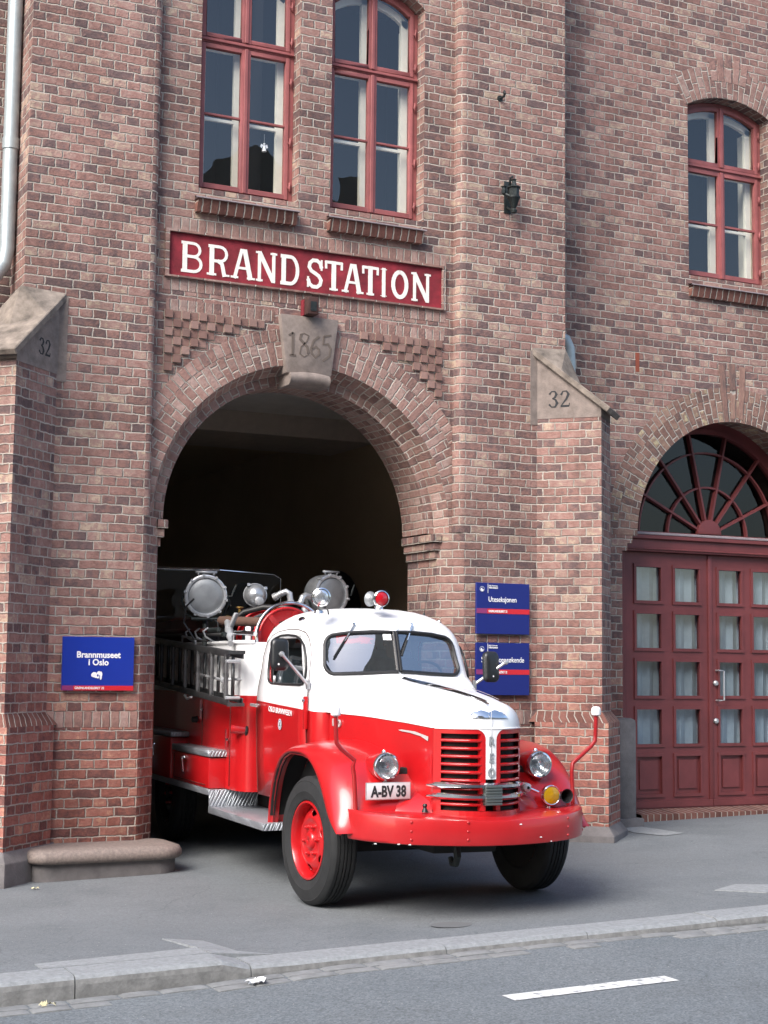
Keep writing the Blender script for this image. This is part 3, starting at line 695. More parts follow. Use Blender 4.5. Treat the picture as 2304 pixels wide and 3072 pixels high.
# name panel
NP = part_empty('name_panel', ST)
mb = MB()
mb.face([(-1.348, RY-.006, 5.232), (1.468, RY-.006, 5.232), (1.468, RY-.006, 5.638), (-1.348, RY-.006, 5.638)])
obj('red_field', mb, 'signred', NP, fix=False)
mb = MB()   # brick edge of the panel
for a, b in (((-1.385, 5.638), (1.50, 5.66)), ((-1.385, 5.215), (1.50, 5.232)), ((-1.385, 5.232), (-1.348, 5.638)), ((1.468, 5.232), (1.50, 5.638))):
    mb.box((a[0], RY-.035, a[1]), (b[0], RY-.001, b[1]))
obj('panel_edge', mb, 'brick_s', NP)
mb = MB()
w = .21
def serif(x, y, l=.30, h=.09): return dict(p=[(x-l/2, y), (x+l/2, y)], w=h)
G = {
 'B': [dict(p=[(.16, 0), (.16, 1)], w=w), dict(p=[(0, .955), (.5, .955)]+arc2(.52, .74, .3, .215, 90, -90, 8)+[(.2, .525)], w=.12, ws=None), dict(p=[(.2, .525), (.52, .525)]+arc2(.55, .285, .33, .24, 90, -90, 8)+[(0, .045)], w=.13)],
 'R': [dict(p=[(.16, 0), (.16, 1)], w=w), serif(.16, .045, .42), dict(p=[(0, .955), (.5, .955)]+arc2(.52, .72, .3, .235, 90, -90, 8)+[(.2, .485)], w=.13), dict(p=[(.42, .5), (.62, .40), (.74, 0)], w=.17), serif(.80, .045, .32)],
 'A': [dict(p=[(.12, 0), (.44, .98)], w=.15), dict(p=[(.84, 0), (.56, .98)], w=w), dict(p=[(.36, .95), (.64, .95)], w=.11), dict(p=[(.26, .36), (.74, .36)], w=.11), serif(.12, .045, .34), serif(.86, .045, .36)],
 'N': [dict(p=[(.14, 0), (.14, 1)], w=.15), dict(p=[(.86, 0), (.86, 1)], w=.15), dict(p=[(.12, .98), (.86, .03)], w=.20), serif(.14, .045, .34), serif(.86, .955, .34), serif(.06, .955, .22)],
 'D': [dict(p=[(.16, 0), (.16, 1)], w=w), dict(p=[(0, .945), (.48, .945)]+arc2(.5, .5, .36, .445, 90, -90, 12)+[(0, .055)], w=.16)],
 'S': [dict(p=[(.88, .70), (.80, .86), (.62, .94), (.38, .94), (.2, .84), (.16, .70), (.28, .58), (.5, .51), (.72, .43), (.86, .3), (.80, .14), (.62, .055), (.36, .055), (.18, .14), (.1, .30)], w=.17), dict(p=[(.88, .62), (.88, .98)], w=.09), dict(p=[(.1, .02), (.1, .38)], w=.09)],
 'T': [dict(p=[(.5, 0), (.5, 1)], w=.22), dict(p=[(.02, .945), (.98, .945)], w=.13), dict(p=[(.06, .72), (.05, .98)], w=.11), dict(p=[(.94, .72), (.95, .98)], w=.11), serif(.5, .045, .46)],
 'I': [dict(p=[(.5, 0), (.5, 1)], w=.6), dict(p=[(-.05, .95), (1.05, .95)], w=.10), dict(p=[(-.05, .045), (1.05, .045)], w=.10)],
 'O': [dict(p=arc2(.5, .5, .40, .43, 90, 450, 22), w=.19)],
}
LET = [('B', -1.228, -1.010), ('R', -.968, -.750), ('A', -.735, -.515), ('N', -.490, -.292), ('D', -.250, -.048), ('S', .015, .192), ('T', .207, .392), ('A', .395, .606), ('T', .600, .775), ('I', .800, .862), ('O', .915, 1.098), ('N', 1.140, 1.340)]
for k, (ch, xa, xb) in enumerate(LET):
    wd = xb-xa; hh = .288; q = MB()
    for si, st in enumerate(G[ch]):
        stroke_mesh(q, [dict(p=[(a*wd, b*hh) for a, b in st['p']], w=st['w']*wd if ch == 'I' else st['w']*.215)], lambda a, b, t, xa=xa, si=si: (xa+a, RY-.0065-t-.0003*si, 5.276+b), .003)
    obj('letter', q, 'signwhite', NP, fix=False, merge=False)
# small rusty lamp box under the panel is its own thing
LB = thing('box_lamp', 'small rusty box lamp above the 1865 keystone', 'lamp', (.027, RY-.03, 4.99))
mb = MB(); mb.box((-.055, -.13, .0), (.055, .03, .165)); obj('housing', mb, 'rust', LB, bevel=.008)
mb = MB(); mb.box((-.03, -.136, .03), (.03, -.128, .12)); obj('lens', mb, 'iron', LB)
mb = MB(); mb.box((-.066, -.045, .0), (-.056, .02, .15)); obj('side_plate', mb, 'signred', LB)

# ---------------------------------------------------------------- buttresses
def buttress(name, ax, sgn):
    """diagonal buttress on a tower corner at (ax,0); sgn=+1 right corner, -1 left corner"""
    B_ = part_empty(name, ST)
    d = Vector((sgn*.7071, -.7071, 0)); n = Vector((.7071*sgn, .7071, 0)) if sgn > 0 else Vector((-.7071, .7071, 0))
    o = Vector((ax, 0, 0)); hw = .237; D = .412
    def P(s, t, z): return tuple(o+d*s+n*t+Vector((0, 0, z)))
    s0 = -hw if True else 0
    mb = MB()
    zt = 4.20; zb = 1.30; e = .075
    def wall_strip(z0, z1, D, hw):
        m = [( -hw*1.0, -hw), (D, -hw), (D, hw), (-hw, hw)]
        seq = [(-.24, -hw), (D, -hw), (D, hw), (-.24, hw)]; t = 0
        for i in range(3):
            a, b = seq[i], seq[i+1]; l = math.hypot(b[0]-a[0], b[1]-a[1])
            mb.face([P(*a, z0), P(*b, z0), P(*b, z1), P(*a, z1)], [(t, z0), (t+l, z0), (t+l, z1), (t, z1)], 0 if not (i == 0 and sgn > 0) else 0); t += l
    wall_strip(zb, zt+.02, D, hw)
    wall_strip(.20, zb-.105, D+e, hw+e)
    # sloping brick weathering between the two widths
    z0, z1 = zb-.105, zb
    A_ = [(-.3, -hw-e), (D+e, -hw-e), (D+e, hw+e), (-.3, hw+e)]; B2 = [(-.3, -hw), (D, -hw), (D, hw), (-.3, hw)]; t = 0
    for i in range(3):
        a, b, a2, b2 = A_[i], A_[i+1], B2[i], B2[i+1]; l = math.hypot(b[0]-a[0], b[1]-a[1])
        mb.face([P(*a, z0), P(*b, z0), P(*b2, z1), P(*a2, z1)], [(.002, t), (.002, t+l), (.115, t+l), (.115, t)], 1); t += l
    obj('shaft', mb, ['brick', 'brick_red'], B_, fix=True, merge=False)
    # sandstone gable with slanting capstone
    mb = MB(); sA = -.27; hh = hw+.045
    def side(t): return [P(sA, t, zt), P(D, t, zt), P(D, t, zt+.085), P(sA, t, 4.845)]
    l1, l2 = side(-hw-.004), side(hw+.004)
    mb.face(l1); mb.face(l2[::-1])
    for i in range(4):
        k = (i+1) % 4; mb.face([l1[i], l2[i], l2[k], l1[k]])
    obj('gable', mb, 'stone', B_)
    mb = MB()
    q = [(D+.065, zt+.035), (-.31, 4.875)]; sl = Vector((q[1][0]-q[0][0], q[1][1]-q[0][1])).normalized(); nn = Vector((-sl.y, sl.x))
    if nn.y < 0: nn = -nn
    top = [(a+nn.x*.06, b+nn.y*.06) for a, b in q]
    c = [P(q[0][0], -hh, q[0][1]), P(q[0][0], hh, q[0][1]), P(q[1][0], hh, q[1][1]), P(q[1][0], -hh, q[1][1])]
    t_ = [P(top[0][0], -hh, top[0][1]), P(top[0][0], hh, top[0][1]), P(top[1][0], hh, top[1][1]), P(top[1][0], -hh, top[1][1])]
    mb.face(c[::-1]); mb.face(t_)
    for i in range(4):
        k = (i+1) % 4; mb.face([c[i], c[k], t_[k], t_[i]])
    obj('capstone', mb, 'stone_cap', B_, bevel=.008, seg=1)
    # hipped top running up to the tower corner
    mb = MB(); z0 = lambda s: top[0][1]+(top[1][1]-top[0][1])*(s-top[0][0])/(top[1][0]-top[0][0])-.01
    A_, F1, F2, G_ = P(.004, 0, 4.945), P(top[1][0]+.0, -hh*.98, top[1][1]), P(top[1][0], hh*.98, top[1][1]), P(.17, 0, z0(.17))
    G1, G2 = P(.02, -hh*.98, z0(.02)), P(.02, hh*.98, z0(.02))
    mb.face([A_, F1, G1]); mb.face([A_, G1, G_]); mb.face([A_, G_, G2]); mb.face([A_, G2, F2])
    obj('cap_hip', mb, 'stone_cap', B_)
    # corner stone the gable is let into the tower with
    mb = MB()
    x0, x1 = (ax-.415, ax-.33) if sgn > 0 else (ax+.33, ax+.415)
    mb.box((x0, -.006, 4.14), (x1, .05, 4.89))
    obj('quoin', mb, 'stone', B_)
    # plinth
    mb = MB(); g = .065
    A_ = [(-.3, -hw-e-g), (D+e+g, -hw-e-g), (D+e+g, hw+e+g), (-.3, hw+e+g)]; B2 = [(-.3, -hw-e+.003), (D+e-.003, -hw-e+.003), (D+e-.003, hw+e-.003), (-.3, hw+e-.003)]
    for i in range(3):
        mb.face([P(*A_[i], -.4), P(*A_[i+1], -.4), P(*A_[i+1], .125), P(*A_[i], .125)])
        mb.face([P(*A_[i], .125), P(*A_[i+1], .125), P(*B2[i+1], .215), P(*B2[i], .215)])
    obj('plinth', mb, 'stone_dk', B_, bevel=.008)
    # house number 32
    mb = MB()
    N3 = [dict(p=[(.08, .80), (.22, .97), (.42, .97), (.52, .80), (.42, .60), (.26, .54)], w=.10, ws=[.12, .07, .09, .17, .12, .05]), dict(p=[(.26, .54), (.46, .46), (.56, .25), (.44, .03), (.22, .02), (.06, .2)], w=.1, ws=[.05, .12, .18, .10, .07, .13])]
    N2 = [dict(p=[(.08, .74), (.20, .96), (.42, .97), (.54, .78), (.42, .5), (.2, .22), (.08, .06)], w=.1, ws=[.14, .07, .09, .17, .13, .07, .06]), dict(p=[(.06, .06), (.58, .06)], w=.12), dict(p=[(.58, .06), (.60, .24)], w=.05)]
    h = .165
    for k, S_ in enumerate((N3, N2)):
        if sgn > 0: pl_ = lambda a, b, t, k=k: P(-.123+k*.118+a*.165, -hw-.0045-t, 4.312+b*h)
        else: pl_ = lambda a, b, t, k=k: P(.078-k*.1-a*.14, -hw-.0045-t, 4.325+b*.142)
        stroke_mesh(mb, S_, pl_, .002)
    obj('house_number', mb, 'ink', B_, fix=False, merge=False)
    return B_
buttress('buttress', XR, 1); buttress('buttress', -2.70, -1)

# ---------------------------------------------------------------- tower windows
def bars_mesh(mb, pts, w, y0, y1):
    """a flat bar following pts (x,z) with mitred joints, from y0 (front) to y1"""
    pts = [Vector(p) for p in pts]; Lf, Rt = [], []
    for i, c in enumerate(pts):
        d1 = (pts[i]-pts[i-1]).normalized() if i else None; d2 = (pts[i+1]-pts[i]).normalized() if i < len(pts)-1 else None
        d = ((d1 or d2)+(d2 or d1)).normalized(); n = Vector((-d.y, d.x)); k = 1/max(.4, (n.dot(Vector((-(d1 or d2).y, (d1 or d2).x)))))
        Lf.append(c+n*w/2*k); Rt.append(c-n*w/2*k)
    for i in range(len(pts)-1):
        q = [Lf[i], Rt[i], Rt[i+1], Lf[i+1]]
        f = [(v.x, y0, v.y) for v in q]; b = [(v.x, y1, v.y) for v in q]
        mb.face(f); mb.face(b[::-1])
        mb.face([f[0], f[3], b[3], b[0]]); mb.face([f[1], b[1], b[2], f[2]])
        if i == 0: mb.face([f[0], b[0], b[1], f[1]])
        if i == len(pts)-2: mb.face([f[3], f[2], b[2], b[3]])

def casement_window(x0, x1, z0, zs, rise, ztr, zbar, Y, inner=.105, curtain=False, rnd=0):
    """arched four-light casement: outer red sashes, inner cream sashes behind"""
    Wd = part_empty('window', ST)
    w = (x1-x0)/2; r = (w*w+rise*rise)/(2*rise); cx = (x0+x1)/2; cz_ = zs+rise-r
    def arcz(x, off=0): return cz_+math.sqrt(max(0, (r-off)**2-(x-cx)**2))
    mb = MB(); f = .05
    # outer frame with arched head
    def head(xa, xb, off, n=8): return [(xa+(xb-xa)*i/n, arcz(xa+(xb-xa)*i/n, off)) for i in range(n+1)]
    bars_mesh(mb, [(x0+f/2, z0), (x0+f/2, arcz(x0+f/2, .01))], f, Y, Y+.10)
    bars_mesh(mb, [(x1-f/2, z0), (x1-f/2, arcz(x1-f/2, .01))], f, Y, Y+.10)
    bars_mesh(mb, head(x0+f, x1-f, f*.6), f, Y+.002, Y+.10)
    mb.box((x0+f, Y-.002, z0), (x1-f, Y+.10, z0+.055))
    mb.box((x0+f*.2, Y-.022, z0-.03), (x1-f*.2, Y+.06, z0+.022))
    mb.box((x0+f, Y-.012, ztr-.026), (x1-f, Y+.08, ztr+.026))      # transom with drip
    mb.box((x0+f*.2, Y-.03, ztr-.012), (x1-f*.2, Y+.0, ztr+.008))
    s = .042
    for (a, b) in ((x0+f, cx-.004), (cx+.004, x1-f)):
        # lower sash
        for (p, q, wv) in (((a+s/2, z0+.055), (a+s/2, ztr-.03), s), ((b-s/2, z0+.055), (b-s/2, ztr-.03), s)):
            bars_mesh(mb, [p, q], wv, Y-.012, Y+.04)
        mb.box((a+s, Y-.012, z0+.057), (b-s, Y+.04, z0+.057+.05)); mb.box((a+s, Y-.012, ztr-.03-.045), (b-s, Y+.04, ztr-.03))
        mb.box((a+s, Y-.004, zbar-.011), (b-s, Y+.03, zbar+.011))
        # upper sash
        for xm in (a+s/2, b-s/2):
            bars_mesh(mb, [(xm, ztr+.03), (xm, arcz(xm, f*1.0))], s, Y-.012, Y+.04)
        mb.box((a+s, Y-.012, ztr+.03), (b-s, Y+.04, ztr+.03+.042))
        bars_mesh(mb, head(a+s, b-s, f*1.1+s*.5, 6), s, Y-.011, Y+.04)
    mb.box((cx-.018, Y-.026, z0+.056), (cx+.018, Y-.010, ztr-.03)); mb.box((cx-.018, Y-.026, ztr+.03), (cx+.018, Y-.010, arcz(cx, f*1.1)))
    obj('frame', mb, 'winred', Wd, bevel=.004, seg=1)
    # hinges
    for side, xx in ((-1, x0+.035), (1, x1-.035)):
        for zz in (z0+.18, ztr-.28, z0+.62, ztr+.12, ztr+.48):
            mb = MB(); mb.tube([(xx, Y-.016, zz-.045), (xx, Y-.016, zz+.045)], .009, 8); mb.box((xx-.03 if side > 0 else xx, Y-.015, zz-.012), (xx if side > 0 else xx+.03, Y-.0125, zz+.012))
            obj('hinge', mb, 'winred', Wd)
    # panes
    for (a, b) in ((x0+f+s*.8, cx-.004-s*.8), (cx+.004+s*.8, x1-f-s*.8)):
        for (za, zb) in ((z0+.09, zbar), (zbar, ztr-.06)):
            mb = MB(); mb.face([(a, Y+.015, za), (b, Y+.015, za), (b, Y+.015, zb), (a, Y+.015, zb)]); obj('pane', mb, 'glass', Wd, fix=False)
        mb = MB(); hd = head(a, b, f*1.3, 6); mb.poly([[(a, ztr+.06), (b, ztr+.06)]+hd[::-1]], FP(Y+.015), UVF); obj('pane', mb, 'glass', Wd, fix=False)
    # inner cream sashes and reveal lining
    mb = MB(); Yi = Y+inner; g = .075
    for xx in (x0+.02, x1-.02): mb.box((xx-.02, Y+.11, z0+.02), (xx+.02, Yi+.25, arcz(xx, .06)))
    mb.box((x0+.02, Y+.11, z0-.01), (x1-.02, Yi+.25, z0+.05))
    for (a, b) in ((x0+.06, cx), (cx, x1-.06)):
        for xm, wv in ((a+g/2, g), (b-g/2, g)): bars_mesh(mb, [(xm, z0+.04), (xm, arcz(xm, .09))], wv*.98, Yi, Yi+.045)
        mb.box((a+g, Yi, z0+.04), (b-g, Yi+.045, z0+.10)); mb.box((a+g, Yi, zbar-.022), (b-g, Yi+.03, zbar+.006))
        mb.box((a+g, Yi, ztr-.05), (b-g, Yi+.045, ztr+.07))
    bars_mesh(mb, head(x0+.06, x1-.06, .11), .07, Yi, Yi+.045)
    obj('inner_frame', mb, 'cream', Wd)
    # dim room behind
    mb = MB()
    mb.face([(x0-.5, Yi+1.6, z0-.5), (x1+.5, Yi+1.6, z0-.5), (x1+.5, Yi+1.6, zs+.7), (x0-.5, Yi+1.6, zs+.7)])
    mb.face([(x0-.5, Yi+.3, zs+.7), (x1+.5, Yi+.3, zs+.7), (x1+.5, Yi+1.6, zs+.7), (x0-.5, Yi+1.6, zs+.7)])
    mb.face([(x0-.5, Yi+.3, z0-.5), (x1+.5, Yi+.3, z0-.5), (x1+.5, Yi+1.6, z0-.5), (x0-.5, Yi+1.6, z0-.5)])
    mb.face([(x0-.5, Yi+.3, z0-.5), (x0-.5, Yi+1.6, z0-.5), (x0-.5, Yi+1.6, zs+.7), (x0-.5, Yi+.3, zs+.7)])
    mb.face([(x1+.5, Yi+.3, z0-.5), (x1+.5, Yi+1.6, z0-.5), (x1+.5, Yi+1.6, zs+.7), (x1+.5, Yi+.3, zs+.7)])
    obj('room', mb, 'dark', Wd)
    if curtain:
        mb = MB(); rw = []
        for i in range(15):
            x = x0+.12+(cx-x0-.2)*i/14; y = Yi+.1+.025*math.sin(i*2.1)
            rw.append([(x, y, z0+.06), (x, y, zs+.05)])
        mb.grid(rw); obj('curtain', mb, 'curtain', Wd)
    # sill: sheet flashing over a course of sloping brick headers
    return Wd
def sill(Wd, x0, x1, zt, yf, yb):
    mb = MB()
    mb.face([(x0-.06, yf-.02, zt-.018), (x1-.02, yf-.02, zt-.018), (x1-.03, yb, zt+.05), (x0-.0, yb, zt+.05)])
    mb.face([(x0-.06, yf-.02, zt-.028), (x1-.02, yf-.02, zt-.028), (x1-.02, yf-.02, zt-.018), (x0-.06, yf-.02, zt-.018)])
    mb.face([(x0-.06, yf-.02, zt-.028), (x0-.0, yb, zt-.028), (x1-.03, yb, zt-.028), (x1-.02, yf-.02, zt-.028)])
    obj('sill', mb, 'slate', Wd)
    mb = MB(); a, b = x0-.03, x1-.04; h = .115
    # brick headers set slightly slanting: front face leans back at the foot
    mb.face([(a, yf+.035, zt-.03-h), (b, yf+.035, zt-.03-h), (b, yf, zt-.03), (a, yf, zt-.03)], [(.003, a), (.003, b), (.12, b), (.12, a)])
    mb.face([(a, yb+.03, zt-.03-h), (b, yb+.03, zt-.03-h), (b, yf+.035, zt-.03-h), (a, yf+.035, zt-.03-h)], [(.0, a), (0, b), (.1, b), (.1, a)])
    mb.face([(a, yb+.03, zt-.03-h), (a, yf+.035, zt-.03-h), (a, yf, zt-.03), (a, yb+.03, zt-.03)], [(0, 0), (.1, 0), (.1, .1), (0, .1)])
    mb.face([(b, yb+.03, zt-.03-h), (b, yf+.035, zt-.03-h), (b, yf, zt-.03), (b, yb+.03, zt-.03)], [(0, 0), (.1, 0), (.1, .1), (0, .1)])
    obj('brick_sill', mb, 'brick_red', Wd, fix=True)
W1 = casement_window(*WINS[0], WZ0, WSP, WRISE, 7.575, 6.86, .275)
W2 = casement_window(*WINS[1], WZ0, WSP, WRISE, 7.565, 6.86, .275)
for Wd, (a, b) in ((W1, WINS[0]), (W2, WINS[1])): sill(Wd, a, b, 5.99, .025, .30)
W3 = casement_window(RWX0, RWX1, RWZ0, RWSP, RWR, 7.395, 6.745, .68)
sill(W3, RWX0+.03, RWX1+.06, 5.975, YW-.075, .74)
# voussoirs over the right window
mb = MB()
w_ = (RWX1-RWX0)/2; rr = (w_*w_+RWR*RWR)/(2*RWR); cx = (RWX0+RWX1)/2; czz = RWSP+RWR-rr; aa = math.asin(w_/rr)
ring_face(rr+.002, rr+.36, YW-.004, cx, czz, 99, n=24, a0=PI/2-aa-.03, a1=PI/2+aa+.03, vs=rr+.15, uo=.0)
obj('arch_ring', mb, 'brick_v', ST, fix=False, merge=False)
# tall keystone-like fan of long bricks in the middle of the arch heads
mb = MB()
for k in range(-2, 3):
    th = PI/2+k*.072; P = lambda r, t: (cx+r*math.cos(t), YW-.007, czz+r*math.sin(t))
    mb.face([P(rr+.20, th-.030), P(rr+.52-abs(k)*.04, th-.028), P(rr+.52-abs(k)*.04, th+.028), P(rr+.20, th+.030)], [(.02, (k+5)*CH*2+CH+.006), (.23, (k+5)*CH*2+CH+.006), (.23, (k+5)*CH*2+2*CH-.006), (.02, (k+5)*CH*2+2*CH-.006)])
obj('keystone_bricks', mb, 'brick_v', ST, fix=False, merge=False)
# double ring over the garage door
mb = MB()
ring_face(DR+.002, DR+.255, YW-.004, DXC, DZS-.08, 99, n=60, vs=DR+.12, uo=.0, skip=lambda th: DXC+(DR+.2)*math.cos(th) < 3.45)
ring_face(DR+.255, DR+.385, YW-.004, DXC, DZS-.08, 99, n=60, vs=DR+.3, uo=.03, skip=lambda th: DXC+(DR+.3)*math.cos(th) < 3.45)
for k in range(-1, 2):
    th = PI/2+.02+k*.075; P = lambda r, t: (DXC+r*math.cos(t), YW-.007, DZS-.08+r*math.sin(t))
    mb.face([P(DR+.04, th-.024), P(DR+.66-abs(k)*.02, th-.024), P(DR+.66-abs(k)*.02, th+.024), P(DR+.04, th+.024)], [(.02, (k+5)*CH*2+CH+.006), (.24, (k+5)*CH*2+CH+.006), (.24, (k+5)*CH*2+2*CH-.006), (.02, (k+5)*CH*2+2*CH-.006)])
obj('arch_ring', mb, 'brick_y', ST, fix=False, merge=False)
mb = MB(); mb.box((4.075, YW-.003, 4.92), (4.125, YW+.02, 5.13)); obj('patch_brick', mb, simple('patch_red', (.24, .06, .035), .9, noise=.1), ST)

# ---------------------------------------------------------------- garage door in the right wall
GD = part_empty('garage_door', ST)
YD = 1.05
zf = lambda z: 1.7+(z-1.7)*1.0178
xf = lambda x: -5.74+(x+5.74)*1.0178
mb = MB()
Z_TR, Z_TR2 = zf(2.995), zf(3.175)
mb.box((DXC-1.56, YD-.10, Z_TR), (DXC+1.56, YD+.08, Z_TR2-.045))         # transom beam
mb.box((DXC-1.50, YD-.135, Z_TR2-.045), (DXC+1.50, YD+.06, Z_TR2))
mb.box((DXC-1.40, YD-.115, Z_TR+.02), (DXC+1.40, YD-.098, Z_TR+.04))
mb.box((DXC-1.56, YD-.05, -.2), (DXC-1.155, YD+.08, Z_TR)); mb.box((DXC+1.155, YD-.05, -.2), (DXC+1.56, YD+.08, Z_TR))
obj('door_frame', mb, 'wood', GD, bevel=.006, seg=1)
mb = MB(); mb.box((DXC-1.40, YD-.14, Z_TR2), (DXC+1.40, YD-.02, Z_TR2+.03)); obj('drip_sill', mb, 'slate', GD, bevel=.006, seg=1)
# fanlight
FL = part_empty('fanlight', GD)
zc = Z_TR2+.03; R1 = DR+.06
mb = MB(); n = 40
bars_mesh(mb, [(DXC+(R1-.08)*math.cos(PI-PI*i/n), zc+(R1-.08)*math.sin(PI-PI*i/n)) for i in range(n+1)], .16, YD-.03, YD+.06)
bars_mesh(mb, [(DXC+(R1-.19)*math.cos(PI-PI*i/n), zc+(R1-.19)*math.sin(PI-PI*i/n)) for i in range(n+1)], .05, YD-.05, YD+.05)
for rf in (.40, .685):
    bars_mesh(mb, [(DXC+R1*rf*math.cos(PI-PI*i/n), zc+R1*rf*math.sin(PI-PI*i/n)) for i in range(n+1)], .020, YD-.032, YD+.02)
for k in range(1, 7):
    t = PI*k/7; bars_mesh(mb, [(DXC+.12*math.cos(t), zc+.12*math.sin(t)), (DXC+(R1-.17)*math.cos(t), zc+(R1-.17)*math.sin(t))], .024, YD-.045, YD+.02)
mb.box((DXC-1.35, YD-.02, zc), (DXC+1.35, YD+.03, zc+.02))
obj('fan_frame', mb, 'wood', FL, merge=True)
mb = MB(); hub = [(DXC+.165*math.cos(PI-PI*i/20), zc+.02+.165*math.sin(PI-PI*i/20)) for i in range(21)]
mb.prism(hub[::-1], YD-.06, YD-.01); obj('fan_hub', mb, 'wood', FL, bevel=.006)
mb = MB(); mb.poly([[(DXC+(R1-.1)*math.cos(PI*i/n), zc+(R1-.1)*math.sin(PI*i/n)) for i in range(n+1)]], FP(YD+.012), UVF); obj('pane', mb, 'glass_d', FL, fix=False)
# two leaves
rows_z = [(zf(2.847), zf(2.447)), (zf(2.338), zf(1.934)), (zf(1.822), zf(1.420)), (zf(1.305), zf(.900))]
panel_z = (zf(.80), zf(.365)); zbot = zf(.262)
XCL = 5.427
def leaf(x0, x1, cols, handle):
    LF = part_empty('door_leaf', GD)
    mb = MB()
    loops = [rect(x0, x1, zbot, Z_TR-.005)]
    for (a, b) in cols:
        for (zt, zb) in rows_z: loops.append(rect(a, b, zb, zt)[::-1])
        loops.append(rect(a, b, panel_z[1], panel_z[0])[::-1])
    mb.poly(loops, FP(YD-.03), UVF)
    for lp in loops[1:]:
        for i in range(4):
            p, q = lp[i], lp[(i+1) % 4]; mb.face([(p[0], YD-.03, p[1]), (q[0], YD-.03, q[1]), (q[0], YD+.03, q[1]), (p[0], YD+.03, p[1])])
    p_ = loops[0]
    for i in range(4):
        p, q = p_[i], p_[(i+1) % 4]; mb.face([(p[0], YD-.03, p[1]), (p[0], YD+.04, p[1]), (q[0], YD+.04, q[1]), (q[0], YD-.03, q[1])])
    # mouldings round each opening
    for (a, b) in cols:
        for (zt, zb) in rows_z+[panel_z]:
            for (p, q) in (((a, zb), (b, zb)), ((a, zt), (b, zt))): bars_mesh(mb, [(p[0]-.018, p[1]), (q[0]+.018, q[1])], .034, YD-.046, YD-.02)
            for xx in (a, b): bars_mesh(mb, [(xx, zb+.017), (xx, zt-.017)], .030, YD-.044, YD-.02)
        # raised field of the lower panel
        zt, zb = panel_z
        mb.box((a, YD-.008, zb), (b, YD+.02, zt)); mb.box((a+.06, YD-.024, zb+.07), (b-.06, YD+.0, zt-.06))
    mb.box((x0-.0, YD-.07, zbot-.02), (x1, YD-.02, zbot+.05))
    obj('panelling', mb, 'wood', LF, fix=False, merge=False)
    for (a, b) in cols:
        for (zt, zb) in rows_z:
            g = MB(); g.face([(a, YD+.0, zb), (b, YD+.0, zb), (b, YD+.0, zt), (a, YD+.0, zt)]); obj('pane', g, 'glass_b', LF, fix=False)
    if handle:
        xh = x0+.125
        g = MB(); za, zb_ = zf(1.385), zf(1.715); g.tube([(xh-.05, YD-.035, zb_), (xh-.05, YD-.10, zb_), (xh, YD-.115, zb_-.005), (xh, YD-.115, za+.005), (xh-.05, YD-.10, za), (xh-.05, YD-.035, za)], .010, 8); obj('handle', g, 'alu', LF)
        for zz in (zf(1.575), zf(1.16)):
            g = MB(); g.lathe([(.001, .03), (.02, .03), (.03, .02), (.032, 0)], (x0+.065, YD-.035, zz), (0, -1, 0), 20, cap1=False); obj('lock', g, 'alu', LF)
cw = .362
leaf(DXC-1.155, XCL-.004, [(4.405, 4.405+cw), (4.93, 4.93+cw)], False)
leaf(XCL+.004, DXC+1.155, [(XCL+.115, XCL+.115+.345), (XCL+.605, XCL+.605+.345)], True)
mb = MB(); mb.box((XCL-.028, YD-.048, zbot), (XCL+.028, YD-.03, Z_TR-.01)); obj('cover_strip', mb, 'wood', GD, bevel=.004)
# curtain behind the panes, fan room
mb = MB(); rw = []
for i in range(60):
    x = DXC-1.15+2.3*i/59; rw.append([(x, YD+.075+.018*math.sin(i*1.7)+.010*math.sin(i*.63), .3), (x, YD+.075+.018*math.sin(i*1.7), zf(2.9))])
mb.grid(rw); obj('curtain', mb, 'curtain', GD)
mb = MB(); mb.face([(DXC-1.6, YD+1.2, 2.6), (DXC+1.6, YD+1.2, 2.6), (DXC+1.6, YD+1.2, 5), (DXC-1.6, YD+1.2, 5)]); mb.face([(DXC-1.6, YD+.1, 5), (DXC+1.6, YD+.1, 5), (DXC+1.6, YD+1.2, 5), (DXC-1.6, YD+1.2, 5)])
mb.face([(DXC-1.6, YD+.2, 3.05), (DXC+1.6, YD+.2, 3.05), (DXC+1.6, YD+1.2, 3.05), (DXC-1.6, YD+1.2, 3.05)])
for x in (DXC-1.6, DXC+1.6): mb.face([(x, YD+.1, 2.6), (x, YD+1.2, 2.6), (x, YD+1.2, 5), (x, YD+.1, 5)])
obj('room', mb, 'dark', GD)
# threshold of upright bricks
mb = MB(); a, b = DXC-1.18, DXC+1.5
mb.face([(a, YW+.16, -.1), (b, YW+.16, -.1), (b, YW+.16, .175), (a, YW+.16, .175)], [(.002, a), (.002, b), (.118, b), (.118, a)])
mb.face([(a, YW+.16, .175), (b, YW+.16, .175), (b, YD-.03, .205), (a, YD-.03, .205)], [(.002, a), (.002, b), (.24, b), (.24, a)])
obj('threshold', mb, 'brick_red', GD, fix=True)
mb = MB(); mb.box((a, YD-.06, .1), (b, YD+.06, zbot-.02)); obj('sill_board', mb, 'wood', GD)

# ---------------------------------------------------------------- gate passage behind the arch
mb = MB(); PXL, PXR, PYE = -2.55, 2.72, 13.0; PC = 4.75
mb.face([(PXR, YB, -.4), (PXR, PYE, -.4), (PXR, PYE, PC), (PXR, YB, PC)])
